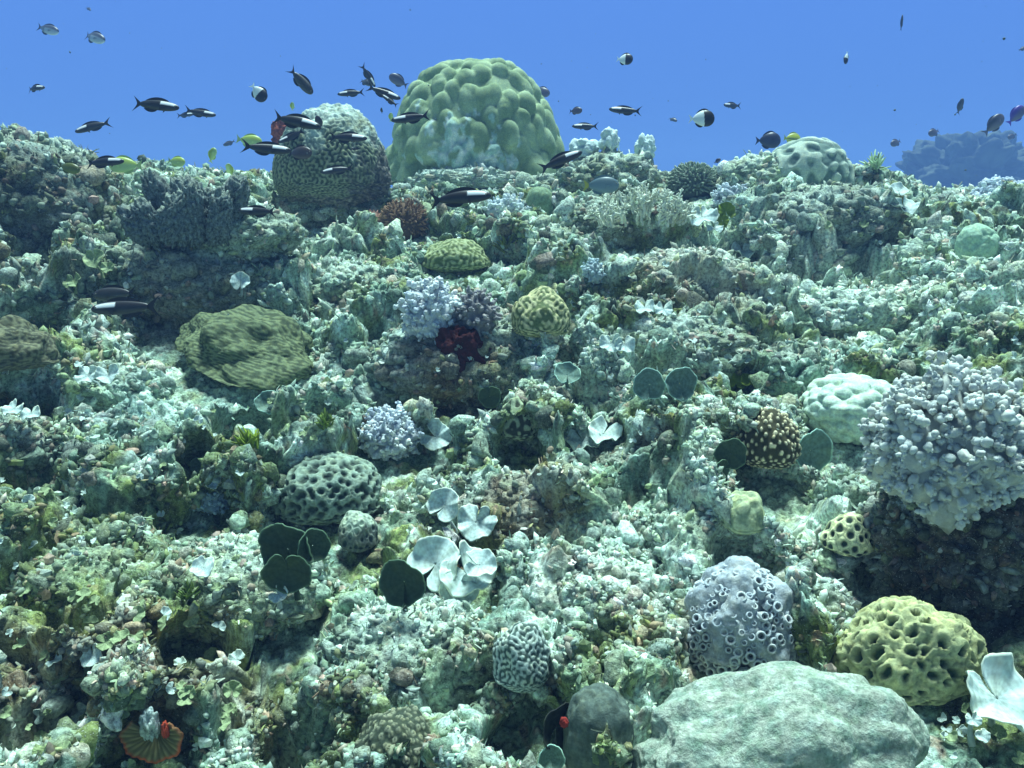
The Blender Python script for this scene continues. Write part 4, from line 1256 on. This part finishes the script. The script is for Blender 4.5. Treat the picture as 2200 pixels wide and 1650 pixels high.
FISH = [
 ('silver', 102, 63, 52, -17, 10, 'grey silver-bellied fish, upper of two nose-down swimmers at top left'),
 ('silver', 200, 79, 58, -22, 10, 'silver-bellied dark-backed fish heading down at top left, lower of two'),
 ('dark', 190, 19, 15, -35, 20, 'tiny faint fish above the two silver-bellied ones at top left'),
 ('stripe', 74, 189, 48, -4, 15, 'lone small dark fish with white stripe at the left edge of open water'),
 ('stripe', 331, 225, 95, -8, 0, 'long dark fish with white stripe, largest in open water at left'),
 ('stripe', 398, 247, 36, 2, 10, 'small striped fish right behind the tail of another at left'),
 ('stripe', 431, 243, 60, -10, 8, 'dark fish with white stripe leading a smaller striped one at left'),
 ('stripe', 199, 271, 68, 199, 0, 'striped dark fish swimming down to the left above the left crest'),
 ('half', 555, 199, 42, -50, 0, 'half white half black fish nose down left of the grooved brain coral'),
 ('dark', 647, 175, 66, -48, 0, 'plain dark brown fish diving steeply above the grooved brain coral'),
 ('stripe', 791, 163, 48, -58, 0, 'striped fish diving almost straight down left of the huge dome'),
 ('dark', 785, 176, 36, -30, 20, 'small dark fish crossing behind the striped fish that dives'),
 ('stripe', 755, 200, 52, 185, 0, 'striped fish facing left in open water left of the huge dome'),
 ('stripe', 824, 200, 66, -18, 0, 'striped fish facing right beside the top left of the huge dome'),
 ('stripe', 838, 217, 36, 145, 10, 'small striped fish facing up left just below another striped fish'),
 ('grey', 857, 174, 42, 152, 10, 'grey fish facing up left close to the upper edge of the dome'),
 ('yellow', 628, 229, 15, 80, 30, 'tiny pale yellow fish above the grooved brain coral'),
 ('dark', 820, 238, 10, 90, 40, 'speck of a dark fish between brain coral and huge dome'),
 ('yellow', 840, 252, 14, 80, 40, 'tiny pale fish hugging the left side of the huge dome'),
 ('stripe', 884, 254, 76, 186, 0, 'striped fish facing left in front of the left flank of the dome'),
 ('stripe', 634, 260, 98, -14, 0, 'large striped fish facing right over the rust red sponge'),
 ('stripe', 627, 294, 54, 205, 10, 'striped fish facing down left over the rust red sponge'),
 ('brown', 685, 265, 28, 100, 20, 'small black oval fish standing upright before brain coral cap'),
 ('stripe', 745, 295, 76, -4, 0, 'striped fish facing right before the upper brain coral'),
 ('stripe', 746, 322, 52, 192, 0, 'striped fish facing left at the middle of the grooved brain coral'),
 ('stripe', 572, 320, 92, -4, 0, 'striped fish facing right at the left edge of the brain coral'),
 ('brown', 641, 328, 58, -6, 10, 'dark brown oval fish before the left half of the brain coral'),
 ('stripe', 725, 365, 62, 190, 0, 'striped fish facing left near the foot of the brain coral'),
 ('yellow', 535, 303, 52, -6, 0, 'bright yellow-green fish above a striped one left of the brain coral'),
 ('dark', 493, 308, 24, 205, 20, 'tiny dark outlined fish left of the bright yellow-green fish'),
 ('stripe', 222, 348, 78, 2, 0, 'striped fish skimming the left crest beside a pale yellow fish'),
 ('yellow', 270, 354, 66, 182, 0, 'pale yellow fish behind the striped fish on the left crest'),
 ('yellow', 378, 347, 40, -10, 10, 'yellow fish hovering over the dark lobed columns'),
 ('yellow', 455, 334, 32, 62, 10, 'yellow fish pointing up at the right end of the dark columns'),
 ('olive', 146, 360, 50, -15, 0, 'olive dark fish against the left crest mound'),
 ('yellow', 494, 366, 24, 100, 30, 'small pale yellow fish low at the end of the dark columns'),
 ('stripe', 985, 424, 122, 3, 0, 'big striped fish facing right below the huge dome'),
 ('stripe', 556, 455, 78, 176, 0, 'striped fish facing left in the shade below the brain coral'),
 ('stripe', 272, 661, 132, 183, 0, 'largest striped fish, facing left in front of the left slope'),
 ('dark', 250, 632, 90, 184, 5, 'dark fish just above the largest striped fish on the left slope'),
 ('stripe', 1203, 345, 88, 21, 0, 'striped fish swimming up right at the right foot of the dome'),
 ('grey', 1161, 196, 40, -25, 10, 'grey fish half hidden behind the right shoulder of the dome', 7.5),
 ('half', 1341, 127, 34, -12, 15, 'half white half black fish highest right of the dome'),
 ('grey', 1236, 238, 27, -6, 20, 'small plain grey fish right of the dome above two striped ones'),
 ('stripe', 1344, 238, 62, 174, 0, 'upper of two striped fish facing left, right of the dome'),
 ('stripe', 1258, 272, 50, 178, 0, 'lower of two striped fish facing left, right of the dome'),
 ('dark', 1445, 256, 20, -40, 30, 'tiny dark fish left of the large half white half black fish'),
 ('half', 1507, 254, 52, -4, 0, 'large half white half black fish in open water at right'),
 ('stripe', 1573, 227, 33, 178, 10, 'small striped fish right of the large half white half black fish', None, 1.35),
 ('stripe', 1395, 300, 26, 200, 20, 'small striped fish tucked against a white knob on the crest'),
 ('navy', 1650, 301, 50, -4, 0, 'round dark navy fish just above the right crest'),
 ('banded', 1700, 300, 38, -8, 0, 'yellow striped disc-shaped fish above pale winding brain coral'),
 ('dark', 1937, 50, 34, 84, 0, 'thin dark fish standing vertical at the top right', None, .4),
 ('half', 1818, 124, 27, -100, 10, 'small half white fish pointing straight down at upper right', None, .5),
 ('dark', 2063, 229, 32, 78, 10, 'dark fish rising with spread side fins at upper right'),
 ('grey', 2136, 267, 50, 48, 0, 'purple grey fish climbing above the hazy coral head'),
 ('purple', 2184, 247, 44, 52, 0, 'violet fish at the right edge next to a purple grey one'),
 ('grey', 1926, 306, 28, 205, 10, 'small faint grey fish left of the hazy coral head'),
 ('grey', 2008, 284, 30, 203, 10, 'small faint grey fish just above the hazy coral head'),
 ('grey', 2174, 293, 20, 205, 10, 'faintest tiny grey fish below the violet one'),
 ('dark', 2197, 105, 20, 20, 10, 'dark fish cut off by the right edge high up'),
 ('grey', 1541, 346, 14, 30, 20, 'speck of a grey fish over the round bushy coral'),
 ('surgeon', 1290, 397, 74, -3, 0, 'blue-grey fish with yellow tail in front of pale branching coral'),
]
for row in FISH:
    fish(*row)
# spread side fins of the rising fish are its pectorals; white knobs on the crest
for (px, py, a, b, lab) in ((1310, 303, 20, 26, 'white knob of coral standing on the crest beside the dome'), (1386, 318, 22, 26, 'white knob on a short stalk with a striped fish against it'), (1255, 322, 30, 24, 'pale blue knobby coral on the crest at the right foot of the dome')):
    d = hit(px, 350) + .10
    c0 = ray(px, py) * d
    n, F = ico(4)
    root = thing('knob_coral', lab, 'coral', c0)
    d1 = nearest2(n, fib(26, 1.0, px))[0]
    r = .78 + .30 * np.sqrt(np.clip(1 - (d1 / .42) ** 2, 0, 1)) + .30 * fbm(n, 1.9, 3, px)
    obj('knob', make_mesh('knob', n * r[:, None] * np.array([a, a, b]) * d / FPX, F, (.56, .70, .70)), M_CORAL, root)
    V, F2 = tube([(0, 0, -2.6 * b * d / FPX), (0, 0, -1.3 * b * d / FPX), (0, 0, 0)], [a * d / FPX * 1.6, a * d / FPX * .95, a * d / FPX * .6], 10)
    obj('stalk', make_mesh('stalk', V, F2, (.26, .32, .28)), M_REEF, root)

# drifting specks in the water
r_ = np.random.default_rng(90)
q, F0 = ico(1)
n = 420
dd = r_.uniform(.7, 5.5, n)
pts = np.array([ray(a, b) * d for a, b, d in zip(r_.uniform(-300, 2500, n), r_.uniform(-100, 700, n), dd)])
V = pts[:, None] + q[None] * r_.uniform(.5, 1.3, (n, 1, 3)) * (.0011 * r_.uniform(.5, 1.3, (n, 1, 1)))
F = (F0[None] + (np.arange(n) * len(q))[:, None, None]).reshape(-1, 3)
sn = obj('marine_snow', make_mesh('marine_snow', V.reshape(-1, 3), F, (.16, .22, .26)), M_TURF)
sn['kind'] = 'stuff'; sn['label'] = 'fine specks drifting in the open water'; sn['category'] = 'specks'

# ------------------------------------------------------------------ the water itself
me = bpy.data.meshes.new('haze')
bm = bmesh.new()
bmesh.ops.create_cube(bm, size=1)
bm.to_mesh(me); bm.free()
hz = bpy.data.objects.new('haze', me)
COL.objects.link(hz)
hz.scale = (170, 170, 12.4)
hz.location = (0, 0, 3.4 - 6.2)
hz['kind'] = 'stuff'; hz['label'] = 'blue sea water in which far corals and fish fade'; hz['category'] = 'water'
m = bpy.data.materials.new('sea_water'); m.use_nodes = True
t = m.node_tree; t.nodes.clear()
mo = t.nodes.new('ShaderNodeOutputMaterial')
pv = t.nodes.new('ShaderNodeVolumePrincipled')
pv.inputs['Color'].default_value = HAZE_COL
pv.inputs['Density'].default_value = HAZE_DENS
t.links.new(pv.outputs[0], mo.inputs['Volume'])
me.materials.append(m)
SC.cycles.max_bounces = 5
SC.cycles.diffuse_bounces = 2
SC.cycles.glossy_bounces = 1
SC.cycles.transmission_bounces = 2
SC.cycles.volume_bounces = 0
SC.cycles.use_denoising = True
